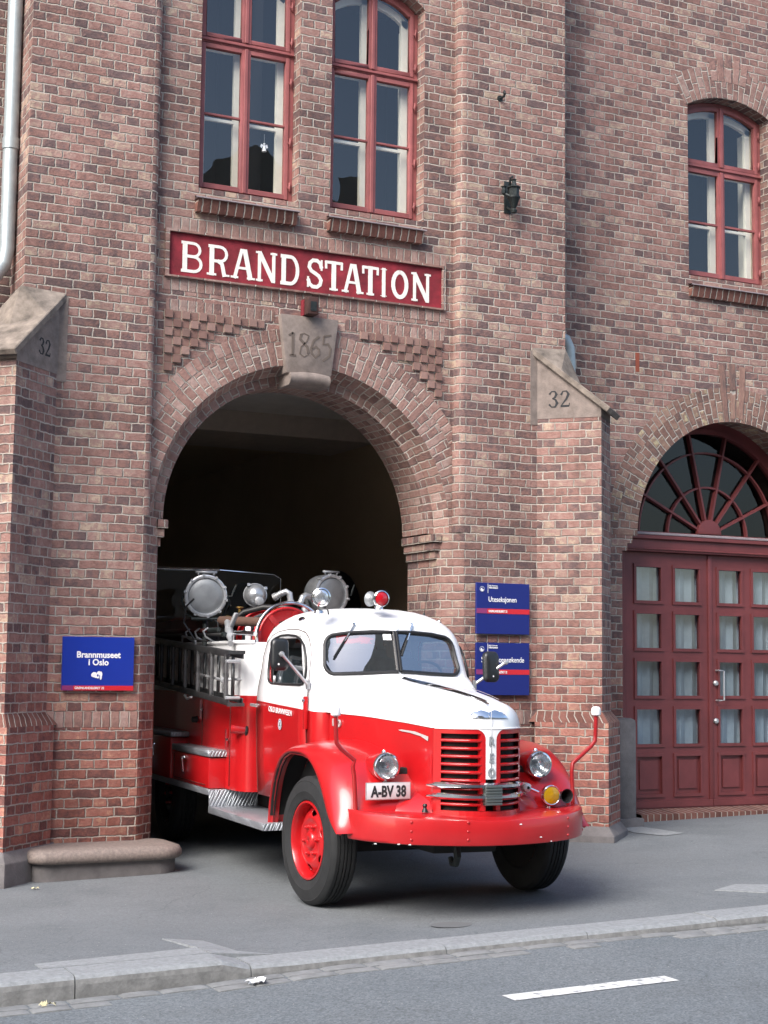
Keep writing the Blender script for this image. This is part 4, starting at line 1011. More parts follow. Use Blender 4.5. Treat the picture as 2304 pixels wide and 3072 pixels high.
# unseen side opening added in the left wall to let daylight in
mb.poly([[(YB, -.4), (7.6, -.4), (7.6, 3.6), (11.2, 3.6), (11.2, -.4), (PYE, -.4), (PYE, PC), (YB, PC)]], lambda a, b: (PXL, a, b), UVF)
mb.face([(PXL, PYE, -.4), (PXR, PYE, -.4), (PXR, PYE, PC), (PXL, PYE, PC)])
obj('passage_wall', mb, 'plaster', ST)
mb = MB()
mb.face([(-3, YB, PC), (3, YB, PC), (3, 4.15, PC), (-3, 4.15, PC)], None, 0)
mb.face([(-3, 5.5, PC), (3, 5.5, PC), (3, PYE, PC), (-3, PYE, PC)], None, 2)
mb.face([(-3, 4.15, PC), (3, 4.15, PC), (3, 4.15, 4.49), (-3, 4.15, 4.49)], None, 1)
mb.face([(-3, 4.15, 4.49), (3, 4.15, 4.49), (3, 5.5, 4.49), (-3, 5.5, 4.49)], None, 1)
mb.face([(-3, 5.5, 4.49), (3, 5.5, 4.49), (3, 5.5, PC), (-3, 5.5, PC)], None, 1)
obj('passage_ceiling', mb, ['ceil', 'beam', 'plaster'], ST)
# blind arches in the side wall of the passage
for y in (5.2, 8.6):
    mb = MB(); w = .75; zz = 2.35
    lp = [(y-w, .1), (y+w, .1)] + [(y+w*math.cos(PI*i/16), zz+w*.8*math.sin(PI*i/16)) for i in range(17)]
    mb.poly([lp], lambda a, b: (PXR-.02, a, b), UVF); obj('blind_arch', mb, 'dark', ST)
# roof slab keeps daylight out of the passage from above
mb = MB(); mb.box((-9, YB+.0, TOP), (12, 7.2, TOP+.15)); obj('roof', mb, 'dark', ST)
mb = MB()
mb.face([(-9, 14, -.4), (12, 14, -.4), (12, 14, TOP), (-9, 14, TOP)]); mb.face([(-9, YW, -.4), (-9, 14, -.4), (-9, 14, TOP), (-9, YW, TOP)]); mb.face([(12, YW, -.4), (12, 14, -.4), (12, 14, TOP), (12, YW, TOP)])
obj('rear_wall', mb, 'brick_b', ST)

# guard stone at the garage-door jamb
GS = thing('guard_stone', 'chamfered granite guard stone beside the red garage door', 'guard stone', (3.83, YW-.06, .08))
mb = MB(); mb.box((-.13, -.10, -.3), (.135, .25, 1.13)); obj('block', mb, 'stone_dk', GS, bevel=.05, seg=2)
mb = MB(); mb.box((-.16, -.14, -.3), (.19, .25, .10)); obj('foot', mb, 'stone_dk', GS, bevel=.015)

# stone step bench at the foot of the left pier
SB = thing('stone_bench', 'low rounded pink granite step bench under the blue museum sign', 'stone bench', (-1.915, -.13, -.035))
def slab_loop(hx, hy, r, n=8):
    out = []
    for cx_, cy_, a0 in ((hx-r, -hy+r, -90), (hx-r, hy-r, 0), (-hx+.05, hy-.05, 90), (-hx+.14, -hy+.14, 180)):
        rr_ = r if cx_ > 0 else (.05 if cy_ > 0 else .14)
        out += [(cx_+rr_*math.cos(R(a0+90*i/n)), cy_+rr_*math.sin(R(a0+90*i/n))) for i in range(n+1)]
    return out
mb = MB()
pf = [(-.055, .118), (-.015, .128), (0, .15), (0, .188), (-.018, .222), (-.06, .235), (-.12, .238)]
rows = []
for off, z in pf: rows.append([(x+ (off if x > 0 else -off)*1.0, y+(off if y > 0 else -off), z) for x, y in slab_loop(.67, .40, .24)])
ids = mb.grid(rows, close_u=True); mb.ngon(ids[-1]); mb.ngon(ids[0][::-1])
obj('slab', mb, 'stone_pink', SB, auto=60)
mb = MB()
rows = [[(x*.93, y*.86, z) for x, y in slab_loop(.67, .40, .24)] for z in (-.2, .122)]
mb.grid(rows, close_u=True, smooth=False); obj('base', mb, 'stone_dk', SB)
# dark plinth stone of the left corner beside it is part of the buttress

# downpipes
def downpipe(label, pts, r, joints, x):
    D_ = thing('downpipe', label, 'downpipe', (x, .37 if x < 0 else .3, 0), 0, 'zinc downpipes on the station')
    mb = MB(); mb.tube([(a-x, b-(.37 if x < 0 else .3), c) for a, b, c in pts], r, 18); obj('pipe', mb, 'zinc', D_)
    for z in joints:
        mb = MB(); mb.tube([(0, 0, z-.05), (0, 0, z+.05)], r+.008, 18); obj('sleeve', mb, 'zinc', D_)
        mb = MB(); mb.box((-.012, 0, z-.02), (.012, YW-.3, z+.02)); obj('clamp', mb, 'iron', D_)
downpipe('pale zinc downpipe running down the left edge of the brick tower', [(-2.752, .37, 10), (-2.752, .37, 5.35), (-2.78, .35, 5.2), (-2.9, .30, 5.02), (-3.3, .25, 4.9)], .066, (8.05, 6.3), -2.752)
downpipe('short bent zinc downpipe elbow behind the right 32 gable', [(2.98, .36, 5.15), (3.05, .34, 5.12), (3.09, .34, 5.04), (3.10, .34, 4.9), (3.10, .34, 4.3)], .075, (), 3.10)

# wall lantern bracket and small hook on the right pier
LN = thing('wall_bracket', 'ornate black iron lantern bracket on the brick right pier', 'lantern bracket', (2.12, 0, 6.40))
mb = MB()
mb.lathe([(.005, -.17), (.028, -.165), (.034, -.14), (.018, -.12), (.03, -.10), (.055, -.03), (.066, -.015), (.066, 0), (.055, .003)], (.03, -.13, 0), (0, 0, 1), 14); obj('bowl', mb, 'iron', LN)
mb = MB(); mb.lathe([(.054, 0), (.054, .085), (.07, .09), (.07, .10), (.03, .112), (.02, .16), (.03, .175), (.012, .185)], (.03, -.13, 0), (0, 0, 1), 8, smooth=False); obj('lamp_body', mb, 'iron', LN)
mb = MB(); mb.tube([(.03, -.02, .06), (.0, -.10, .12), (-.01, -.13, .19), (.02, -.13, .205)], .012, 8); mb.tube([(-.07, -.10, .03), (-.03, -.14, .0), (.03, -.13, -.02)], .015, 8); mb.tube([(.03, 0, -.08), (.03, -.08, -.12), (.03, -.13, -.13)], .014, 8)
obj('scroll', mb, 'iron', LN)
mb = MB(); mb.lathe([(.02, 0), (.026, .03), (.018, .06), (.03, .075)], (-.075, -.11, .02), (0, 0, 1), 8); obj('candle_cup', mb, 'iron', LN)
mb = MB(); mb.box((-.01, -.012, -.14), (.07, 0, .19)); obj('back_plate', mb, 'iron', LN, bevel=.004)
HK = thing('wall_hook', 'small black iron hook high on the right pier', 'hook', (2.06, 0, 7.44))
mb = MB(); mb.tube([(0, 0, 0), (0, -.08, -.005), (0, -.105, .02), (0, -.09, .045), (.012, -.07, .03)], .012, 8); obj('hook_arm', mb, 'iron', HK)
mb = MB(); mb.lathe([(.001, .012), (.03, .01), (.032, 0)], (0, 0, 0), (0, -1, 0), 12); obj('rosette', mb, 'iron', HK)

# ---------------------------------------------------------------- blue signs
def sign(name, label, x0, x1, z0, z1, col, cat='sign'):
    S_ = thing(name, label, cat, ((x0+x1)/2, 0, (z0+z1)/2))
    w, h = x1-x0, z1-z0
    mb = MB(); mb.box((-w/2, -.045, -h/2), (w/2, -.02, h/2)); obj('board', mb, col, S_, bevel=.003, seg=1)
    for sx in (-1, 1):
        mb = MB(); mb.box((sx*w*.33-.02, -.02, -h*.4), (sx*w*.33+.02, .0, h*.4)); obj('mounting', mb, 'alu', S_)
    return S_, w, h
def sm4(x, z, y=-.0465): return facing((x, y, z), (1, 0, 0), (0, 0, 1))
def rectface(name, S_, x0, x1, z0, z1, m, y=-.0475):
    mb = MB(); mb.face([(x0, y, z0), (x1, y, z0), (x1, y, z1), (x0, y, z1)]); return obj(name, mb, m, S_, fix=False)
S_, w, h = sign('museum_sign', 'bright blue sign reading Brannmuseet i Oslo on the left pier', -2.252, -1.622, 1.484, 1.942, 'blue')
rectface('stripe', S_, -w/2+.0005, w/2-.0005, -h/2+.001, -h/2+.042, 'stripe'); rectface('stripe_end', S_, -w/2+.001, -w/2+.1, -h/2+.0012, -h/2+.0418, 'stripe2', -.0482)
text('lettering', 'Brannmuseet', 'white', S_, .074, sm4(.0, .052), bold=.0022, sx=.98, align='CENTER')
text('lettering', 'i Oslo', 'white', S_, .074, sm4(.0, -.012), bold=.0022, sx=.98, align='CENTER')
text('street_line', 'Grønlandsleiret 32'.upper(), 'white', S_, .028, sm4(-.205, -h/2+.012, -.0485), bold=.0006, sx=.90)
# small white elephant-like map emblem: a cluster of rounded patches
mb = MB()
def blob(cx, cz, rx, rz, n=14, wob=.0, y=-.0478, rn=random.Random(2)):
    mb.poly([[(cx+rx*math.cos(2*PI*i/n)*(1+rn.uniform(-wob, wob)), cz+rz*math.sin(2*PI*i/n)*(1+rn.uniform(-wob, wob))) for i in range(n)]], FP(y), UVF)
blob(-.035, -.095, .026, .024, wob=.12); blob(.012, -.09, .026, .026, wob=.15, y=-.0481); blob(-.008, -.108, .03, .016, wob=.2, y=-.0484); blob(.022, -.115, .010, .022, wob=.1, y=-.0487)
obj('emblem', mb, 'white', S_, fix=False, merge=False)
mb = MB(); blob(-.004, -.10, .008, .010, y=-.049); blob(.012, -.108, .003, .014, y=-.0492); obj('emblem_gap', mb, 'blue', S_, fix=False, merge=False)
def office(label, z0, z1, title, tx, tz, strz, strh):
    S_, w, h = sign('office_sign', label, 1.791, 2.392, z0, z1, 'navy'); S_['group'] = 'navy office signs on the right pier'
    rectface('stripe', S_, -w/2+.001, w/2-.001, h/2-strz-strh, h/2-strz, 'stripe'); rectface('stripe_end', S_, -w/2+.0015, -w/2+.12, h/2-strz-strh+.0005, h/2-strz-.0005, 'stripe2', -.0482)
    text('lettering', title, 'white', S_, .073, sm4(tx, tz), bold=.0004, sx=.80)
    text('street_line', 'Grønlandsleiret 32'.upper(), 'white', S_, .031, sm4(-w/2+.135, h/2-strz-strh+.012, -.0486), bold=.0006, sx=.66)
    # round city seal, divider and two lines of small writing
    mb = MB(); cx_, cz_ = -w/2+.062, h/2-.062
    mb.poly([[(cx_+.027*math.cos(2*PI*i/24), cz_+.027*math.sin(2*PI*i/24)) for i in range(24)]], FP(-.0476), UVF); obj('seal', mb, simple('seal_grey', (.42, .44, .50), .5), S_, fix=False)
    mb = MB(); mb.poly([[(cx_+.022*math.cos(2*PI*i/24), cz_+.022*math.sin(2*PI*i/24)) for i in range(24)]], FP(-.048), UVF); obj('seal_field', mb, 'navy', S_, fix=False)
    mb = MB()
    mb.poly([[(cx_+.018*math.cos(PI+PI*i/12), cz_-.003+.018*math.sin(PI+PI*i/12)) for i in range(13)]], FP(-.0484), UVF)
    mb.poly([[(cx_-.016, cz_-.002), (cx_+.0, cz_-.002), (cx_+.003, cz_+.014), (cx_-.004, cz_+.01), (cx_-.012, cz_+.008)]], FP(-.0486), UVF)
    obj('seal_mark', mb, 'white', S_, fix=False, merge=False)
    rectface('divider', S_, -w/2+.125, -w/2+.130, h/2-.10, h/2-.008, 'white')
    text('small_print', 'Oslo kommune', 'white', S_, .020, sm4(-w/2+.137, h/2-.034), sx=.8); text('small_print', 'Velferdsetaten', 'white', S_, .022, sm4(-w/2+.137, h/2-.054), bold=.0006, sx=.8)
    return S_
office('navy blue sign reading Uteseksjonen on the right pier', 2.042, 2.539, 'Uteseksjonen', -.168, .065, .250, .048)
office('navy blue sign reading oppsøkende half hidden by the truck mirror', 1.452, 1.958, 'Seksjon oppsøkende', -.245, .065, .258, .048)

# litter on the gutter
def litter(name, label, loc, s, m, sd):
    rn = random.Random(sd); mb = MB(); n = 8
    rows = [[((i/(n-1)-.5)*s*1.6+rn.uniform(-.2, .2)*s, (j/4-.5)*s+rn.uniform(-.2, .2)*s, abs(rn.gauss(.16, .16))*s+.004) for j in range(5)] for i in range(n)]
    mb.grid(rows, smooth=False); o = obj(name, mb, m); o.location = loc; tag(o, label, 'litter')
litter('paper_scrap', 'crumpled white paper scrap lying in the gutter by the kerb end', (-2.30, -4.70, road_z(-2.3, -4.7)+.012), .07, 'litter', 3)
litter('dry_leaf', 'dry yellowish leaf lying on the gutter setts at the left edge', (-3.49, -4.64, road_z(-3.49, -4.64)+.010), .055, 'leaf', 5)
litter('paper_scrap', 'tiny pale scrap on the pavement below the stone bench', (-2.62, -.83, pave_z(-2.62, -.83)+.004), .03, 'leaf', 8)
# faint round stain on the pavement, laid as a flat disc
mb = MB(); n = 20
mb.face([(-.55+.15*math.cos(2*PI*i/n), -3.83+.11*math.sin(2*PI*i/n), pave_z(-.55, -3.83)+.004) for i in range(n)]); tag(obj('round_stain', mb, simple('stain_dark', (.128, .134, .138), .9)), 'small dark round stain on the pavement before the truck', 'stain')
# dark patch plates beside the right buttress
mb = MB(); mb.face([(3.62, -.05, pave_z(3.62, -.05)+.006), (3.72, -.42, pave_z(3.7, -.4)+.006), (4.02, -.35, pave_z(4, -.35)+.006), (3.98, .35, pave_z(3.98, .35)+.008), (3.72, .40, pave_z(3.72, .4)+.008)])
struct(obj('pavement_patch', mb, 'granite'))

# things seen through the tower windows
def on_sill(x, z, y): return (x, y, z)
for (x, lab) in ((-.90, 'pale bowl on the inner sill of the left tower window, by its left side'), (-.36, 'pale bowl on the inner sill of the left tower window, under the paper angel'), (.98, 'pale bowl on the inner sill of the right tower window')):
    o = thing('bowl', lab, 'bowl', (x, .36, 6.135), 0, 'bowls on the window sills'); mb = MB()
    mb.lathe([(.03, 0), (.05, .012), (.065, .045), (.06, .05), (.04, .03), (.001, .025)], (0, 0, 0), (0, 0, 1), 18); obj('shell', mb, simple('bowl_glaze', (.55, .58, .36), .5), o)
o = thing('paper_angel', 'small white paper angel hanging inside the left tower window', 'ornament', (-.345, .345, 6.66)); o.scale = (.62, .62, .62); mb = MB()
mb.tube([(0, 0, .19), (0, 0, .05)], .0015, 5); mb.lathe([(.001, .055), (.016, .045), (.018, .035), (.008, .022)], (0, 0, 0), (0, 0, 1), 10); obj('head', mb, 'white', o)
mb = MB(); mb.lathe([(.008, .022), (.02, -.02), (.04, -.085)], (0, 0, 0), (0, 0, 1), 10); obj('robe', mb, 'white', o)
for s_ in (-1, 1):
    mb = MB(); mb.poly([[(s_*.006, .02), (s_*.05, .035), (s_*.065, -.01), (s_*.04, -.03)]], FP(.004), UVF); obj('wing', mb, 'white', o, fix=False)

# ---------------------------------------------------------------- building across the street (it shows in the window panes and bodywork)
OB = thing('opposite_building', 'plastered town houses with gables across the street, mirrored in the station windows', 'building', (0, -21, 0))
mb = MB(); ox = [-32+3.1*i for i in range(14)]
sky_line = [(12, -1), (12, 13.2), (10.7, 13.2), (10.7, 14.0), (10.1, 14.0), (10.1, 13.2), (7.9, 14.4), (5.8, 13.2), (3.2, 13.2), (3.2, 23), (-3.6, 23), (-3.6, 13.2), (-34, 13.2)]  # skyline made up for the reflections; added tall block darkens the left windscreen pane
loops = [[(-34, -1)] + sky_line]
for r_ in range(3):
    for x in ox: loops.append(rect(x, x+1.25, 1.4+3.4*r_, 3.5+3.4*r_)[::-1])
mb.poly(loops, FP(0), UVF); obj('wall', mb, simple('render_ochre', (.40, .34, .27), .9, noise=.2, nscale=.6), OB)
mb = MB(); mb.poly([rect(-34, 12, -1, 13.1)], FP(-.18), UVF); obj('window_band', mb, glass_mat('far_glass', (.02, .022, .025), 1.5, trans=False), OB, fix=False)
mb = MB(); mb.box((-34.5, -.3, 13.2), (-3.6, .5, 13.6)); obj('cornice', mb, simple('cornice', (.35, .33, .3), .9), OB)

# ================================================================== fire engine (local axes: x forward, y to its left, z up)
FE = thing('fire_engine', 'vintage red and white fire engine with rounded fenders emerging from the gateway', 'fire engine', (-.135, -2.76, 0), math.atan2(-math.cos(R(4.5)), -math.sin(R(4.5))))
def lerp_t(tab, x):
    if x <= tab[0][0]: return tab[0][1]
    for (a, va), (b, vb) in zip(tab, tab[1:]):
        if x <= b: return va+(vb-va)*(x-a)/(b-a)
    return tab[-1][1]
# ---- cab shell: plan outlines stacked by height
LV = [ # w, uf, ur, hw, bow, rf, rr
 (.62, -.52, -2.16, .700, .10, .12, .06), (.90, -.50, -2.17, .715, .10, .12, .06), (1.20, -.47, -2.18, .725, .10, .12, .07), (1.385, -.47, -2.18, .725, .10, .12, .08),
 (1.44, -.475, -2.18, .722, .10, .13, .09), (1.52, -.50, -2.18, .716, .115, .14, .10), (1.60, -.585, -2.18, .708, .15, .15, .12), (1.64, -.64, -2.18, .703, .17, .15, .13), (1.72, -.668, -2.175, .697, .185, .15, .14), (1.80, -.695, -2.17, .690, .195, .15, .15),
 (1.88, -.722, -2.165, .682, .20, .16, .17), (1.94, -.742, -2.155, .674, .205, .18, .19), (1.99, -.762, -2.145, .660, .21, .22, .22), (2.03, -.79, -2.13, .642, .21, .26, .25), (2.07, -.835, -2.10, .612, .20, .29, .28), (2.105, -.90, -2.06, .572, .19, .30, .30), (2.14, -.985, -2.0, .515, .17, .30, .30), (2.168, -1.09, -1.92, .435, .14, .28, .28), (2.188, -1.22, -1.80, .31, .10, .2, .2), (2.198, -1.38, -1.64, .14, .04, .08, .08)]
def lvp(w):
    for a, b in zip(LV, LV[1:]):
        if w <= b[0]:
            t = max(0, (w-a[0])/(b[0]-a[0])); return [p+(q-p)*t for p, q in zip(a, b)]
    return LV[-1]
def cab_u(v, w):
    _, uf, ur, hw, bow, rf, rr = lvp(w); av = abs(v); vc = hw-rf
    if av <= vc: return uf-bow*(av/hw)**1.25
    uc = uf-bow*(vc/hw)**1.25; s = min(1, (av-vc)/rf); return uc-rf*1.15*(1-math.sqrt(1-s*s))
def cab_hw(w): return lvp(w)[3]
DU0, DU1 = -2.10, -.80
def half_plan(L):
    w, uf, ur, hw, bow, rf, rr = L; P = []
    for i in range(9):
        v = (hw-rf)*i/8; P.append((uf-bow*(v/hw)**1.25, v))
    uc = P[-1][0]
    for a in (15, 32, 50, 68, 90): P.append((uc-rf*1.15*(1-math.cos(R(a))), hw-rf+rf*math.sin(R(a))))
    us = uc-rf*1.15; ue = ur+rr
    a, b = min(DU1, us-.02), max(DU0, ue+.0)
    if a < b+.1: a = us+(ue-us)*.2; b = us+(ue-us)*.8
    for i in range(7): P.append((a+(b-a)*i/6, hw))
    for q in (0, 20, 40, 60, 80, 90): P.append((ur+rr-rr*math.sin(R(q)), hw-rr+rr*math.cos(R(q))))
    for i in (1, 2): P.append((ur, (hw-rr)*(1-i/2)))
    return P
NH = None
rows = []
for L in LV:
    h = half_plan(L); full = h + [(u, -v) for u, v in h[-2:0:-1]]
    k = lerp_t([(1.0, 0), (1.2, -.036), (1.50, -.036), (1.62, 0)], L[0])
    rows.append([(u, v, L[0]+k*(u+1.3)*1.0) for u, v in full])
nh = len(half_plan(LV[0])); nf = len(rows[0])
side0 = 9+5; side1 = side0+6
doorcols = set(range(side0, side1)) | set((nf-1-j) for j in range(side0, side1))
NDL = 11   # door reaches up to this level
def sub_faces(keep):
    q = MB(); ids = [[q.p(c) for c in r] for r in rows]
    for i in range(len(rows)-1):
        for j in range(nf):
            k = (j+1) % nf
            if keep(i, j):
                q.f.append([ids[i][j], ids[i][k], ids[i+1][k], ids[i+1][j]]); q.uv.append([(0, 0)]*4); q.mi.append(0 if i < 3 else 1); q.sm.append(True)
    return q, ids
def is_door(i, j): return i < NDL and j in doorcols
q, ids = sub_faces(lambda i, j: not is_door(i, j)); q.ngon(ids[-1], 1, True)
used = {i for f in q.f for i in f}
cab = obj('cab', q, ['red', 'wht'], FE, auto=50)
def drop_loose(o):
    bm = bmesh.new(); bm.from_mesh(o.data); bmesh.ops.delete(bm, geom=[v for v in bm.verts if not v.link_faces], context='VERTS'); bm.to_mesh(o.data); bm.free()
drop_loose(cab)
def solid(o, t=.022):
    md = o.modifiers.new('shell', 'SOLIDIFY'); md.thickness = t; md.offset = -1; md.use_even_offset = False
# windscreen cutters (prisms along x)
def prism_x(loop, x0, x1):
    m_ = MB(); a = [m_.p((x0, v, w)) for v, w in loop]; b = [m_.p((x1, v, w)) for v, w in loop]
    m_.ngon(a[::-1]); m_.ngon(b); n = len(loop)
    for i in range(n): m_.ngon([a[i], a[(i+1) % n], b[(i+1) % n], b[i]])
    return obj('cutter', m_, 'black')
def prism_y(loop, y0, y1):
    m_ = MB(); a = [m_.p((u, y0, w)) for u, w in loop]; b = [m_.p((u, y1, w)) for u, w in loop]
    m_.ngon(a[::-1]); m_.ngon(b); n = len(loop)
    for i in range(n): m_.ngon([a[i], a[(i+1) % n], b[(i+1) % n], b[i]])
    return obj('cutter', m_, 'black')
WSH = .578
def ws_loop(sgn, inset=0.):
    b, t = 1.668, 1.992
    i = inset
    pts = [(.012+i, b+.008+i), (.30, b-.008+i), (.47, b-.016+i)]
    pts += [(WSH-.07+(.07-i)*math.sin(R(a)), b-.018+.07-(.07-i)*math.cos(R(a))) for a in (10, 35, 60, 85)]
    pts += [(WSH-.012-i, 1.80)]
    pts += [(WSH-.02-.10+(.10-i)*math.cos(R(a)), 1.965-.10+(.10-i)*math.sin(R(a))) for a in (10, 30, 50, 70)]
    pts += [(.36, t-.012-i), (.18, t-.002-i), (.012+i, t-i)]
    return [(sgn*v, w) for v, w in pts]
# side-window outline in (u, w)
SW = [(-1.835, 1.60), (-1.865, 1.68), (-1.862, 1.80), (-1.835, 1.89), (-1.77, 1.942), (-1.64, 1.962), (-1.45, 1.966), (-1.24, 1.953), (-1.10, 1.925), (-1.00, 1.875), (-.935, 1.79), (-.895, 1.69), (-.888, 1.62), (-.925, 1.572), (-1.0, 1.562), (-1.4, 1.562), (-1.74, 1.566), (-1.80, 1.575)]
solid(cab)
cuts = [prism_x(ws_loop(1), -1.3, 0.2), prism_x(ws_loop(-1), -1.3, .2), prism_x([(-.36, 1.80), (.36, 1.80), (.40, 1.86), (.36, 1.965), (.2, 1.985), (-.2, 1.985), (-.36, 1.965), (-.40, 1.86)], -2.5, -1.95)]
for c in cuts: c.parent = FE
boolean(cab, cuts)
for p in cab.data.polygons: p.use_smooth = True
def make_door(sgn):
    cols = [j for j in doorcols if (rows[0][j][1] > 0) == (sgn > 0)]
    q, ids = sub_faces(lambda i, j: is_door(i, j) and j in cols)
    d = obj('door', q, ['red', 'wht'], FE, auto=50); drop_loose(d)
    if sgn < 0:
        pass
    solid(d); c = prism_y(SW, sgn*.3, sgn*1.0); c.parent = FE; boolean(d, [c])
    for p in d.data.polygons: p.use_smooth = True
    # seam round the door and rubber round the window
    m_ = MB()
    e0 = [(DU1, w) for w in (.64, .9, 1.2, 1.40, 1.5, 1.6, 1.72, 1.80)] 
    hwv = lambda w: sgn*(cab_hw(w)+.001)
    zz = lambda u, w: w+lerp_t([(1.0, 0), (1.2, -.036), (1.50, -.036), (1.62, 0)], w)*(u+1.3)
    top = [(-.83, 1.86), (-.90, 1.93), (-1.03, 1.982), (-1.25, 2.008), (-1.5, 2.012), (-1.72, 2.0), (-1.87, 1.97), (-1.98, 1.91), (-2.04, 1.80), (-2.065, 1.65), (-2.09, 1.5), (-2.105, 1.40), (-2.11, 1.2), (-2.11, .9), (-2.11, .64)]
    path = [(u, hwv(w), zz(u, w)) for u, w in e0+top]
    m_.tube(path, .0035, 6); obj('seam', m_, 'rust', d)
    m_ = MB(); m_.tube([(u, hwv(w)+sgn*.002, w) for u, w in SW+SW[:1]], .010, 8, cap=False); obj('window_seal', m_, 'black', d)
    m_ = MB(); m_.poly([SW], lambda u, w: (u, hwv(w)-sgn*.016, w), UVF); obj('window_glass', m_, 'wglass', d, fix=False)
    m_ = MB(); y = sgn*.745
    m_.tube([(-2.02, sgn*.722, 1.375), (-2.02, y+sgn*.03, 1.375)], .012, 8); m_.bar((-2.10, y+sgn*.035, 1.378), (-1.93, y+sgn*.035, 1.372), .018, .024); obj('handle', m_, 'alu', d)
    m_ = MB(); m_.tube([(-1.66, sgn*(cab_hw(1.59)+.006), 1.567), (-1.66, sgn*(cab_hw(1.59)+.006), 1.63)], .012, 8); obj('latch', m_, 'dull', d)
    return d
dL, dR = make_door(-1), make_door(1)
# windscreen: rubber, panes, post, wipers
m_ = MB()
for sgn in (-1, 1):
    lp = ws_loop(sgn); m_.tube([(cab_u(v, w)+.006, v, w) for v, w in lp+lp[:1]], .015, 8, cap=False)
obj('windscreen_rubber', m_, 'black', FE)
for sgn in (-1, 1):
    lp = ws_loop(sgn, .0); m_ = MB(); n = 14
    lo, hi = lp[:8], lp[7:]
    vs = [.012+(WSH-.02-.012)*i/n for i in range(n+1)]
    def at(seq, v): 
        s_ = sorted([(abs(a), b) for a, b in seq]); return lerp_t(s_, v)
    rws = []
    for v in vs:
        a, b = at(lo, v), at(hi, v); rws.append([(cab_u(sgn*v, a+(b-a)*k/6)-.008, sgn*v, a+(b-a)*k/6) for k in range(7)])
    m_.grid(rws); obj('windscreen_pane', m_, 'wglass', FE, fix=False)
def wiper(v0, w0, v1, w1):
    m_ = MB(); a = (cab_u(v0, w0)+.03, v0, w0); b = (cab_u(v1, w1)+.016, v1, w1); a_, b_ = Vector(a), Vector(b)
    m_.lathe([(.001, .03), (.012, .028), (.016, .0)], (a[0]-.03, v0, w0), (1, 0, .3), 10)
    mid = a_.lerp(b_, .5)+Vector((.012, 0, 0))
    m_.tube([a, tuple(mid)], [.008, .005], 8); o = obj('wiper', m_, 'chrome', FE)
    m_ = MB(); m_.bar(a_.lerp(b_, .38)+Vector((.004, 0, 0)), b, .010, .018); obj('blade', m_, 'black', o)
wiper(-.31, 2.045, -.50, 1.78); wiper(.175, 2.05, .0+.03, 1.80)
# sticker on the screen
m_ = MB(); m_.face([(cab_u(v, w)+.0, v, w) for v, w in ((-.10, 1.925), (-.035, 1.925), (-.035, 1.972), (-.10, 1.972))]); obj('sticker', m_, 'white', FE, fix=False)
# cab interior: floor, seat, dashboard, steering wheel
m_ = MB(); m_.box((-2.12, -.66, .95), (-.9, .66, 1.0)); m_.box((-1.05, -.62, 1.0), (-.72, .62, 1.50)); obj('cab_interior', m_, 'under', FE, bevel=.03)
m_ = MB(); m_.box((-1.95, -.62, 1.10), (-1.35, .62, 1.27)); m_.box((-2.06, -.61, 1.2), (-1.84, .62, 1.865)); obj('seat', m_, 'seat', FE, bevel=.045, seg=3)
m_ = MB(); cst = Vector((-1.13, .36, 1.60)); ax_ = Vector((-.75, 0, .66)).normalized(); x_ = Vector((0, 1, 0)); y_ = ax_.cross(x_)
m_.tube([tuple(cst+(x_*math.cos(2*PI*i/28)+y_*math.sin(2*PI*i/28))*.21) for i in range(29)], .012, 8, cap=False)
for a in (0, 2.09, 4.19): m_.tube([tuple(cst), tuple(cst+(x_*math.cos(a)+y_*math.sin(a))*.21)], .007, 6)
m_.tube([tuple(cst), tuple(cst-ax_*.45)], .018, 8); obj('steering_wheel', m_, 'black', FE)

# ---- hood
hood_hw = lambda u: lerp_t([(-.7, .672), (-.35, .612), (0, .535), (.4, .442), (.79, .332)], u)
belt_w = lambda u: lerp_t([(-.7, 1.366), (0, 1.349), (.5, 1.318), (.79, 1.292), (1.2, 1.292)], u)
crest_w = lambda u: lerp_t([(-.75, 1.635), (-.4, 1.605), (0, 1.572), (.43, 1.532), (.79, 1.490), (.95, 1.465), (1.1, 1.45)], u)
NW = .335
def nose_u(v): a = min(1, abs(v)/NW); return .79+.228*(1-a**2.3)
NT = 20
tt = [PI*i/(NT) for i in range(NT+1)]     # 0: right side ... PI: left side
def sec(u, wtop, wb, hw):
    out = []
    for t in tt:
        c, s = math.cos(t), math.sin(t)
        v = hw*(abs(c)**(2/2.7))*(1 if c > 0 else -1); out.append((u, v, wb+(wtop-wb)*(abs(s)**(2/2.1))))
    return out
rws = []
for u in (-.78, -.6, -.45, -.3, -.15, 0, .15, .3, .45, .6, .72, .79): rws.append(sec(u, crest_w(u), belt_w(u), hood_hw(u)))
for s in (.2, .4, .55, .68, .78, .86, .92, .97, 1.0):
    hf = max(0, 1-s**4.2)**.55; r_ = []
    for (u, v, w) in sec(.79, 1, 0, hood_hw(.79)+.003):
        ue = nose_u(v); uu = .79*(1-s)+ue*s+.0
        wt = crest_w(.79+.2*s); bw = belt_w(.79)
        r_.append((uu, v, bw+(wt-bw)*w*hf))
    rws.append(r_)
m_ = MB(); m_.grid(rws); obj('hood', m_, 'wht', FE, auto=60)
m_ = MB()
for sgn in (-1, 1):
    r2 = []
    for u in [-.5+1.29*i/12 for i in range(13)]:
        hw = hood_hw(u); r2.append([(u, sgn*hw, belt_w(u)), (u, sgn*(hw+.004), 1.2), (u, sgn*hw*.99, 1.0), (u, sgn*hw*.97, .70)])
    m_.grid(r2)
obj('hood_side', m_, 'red', FE, auto=60)
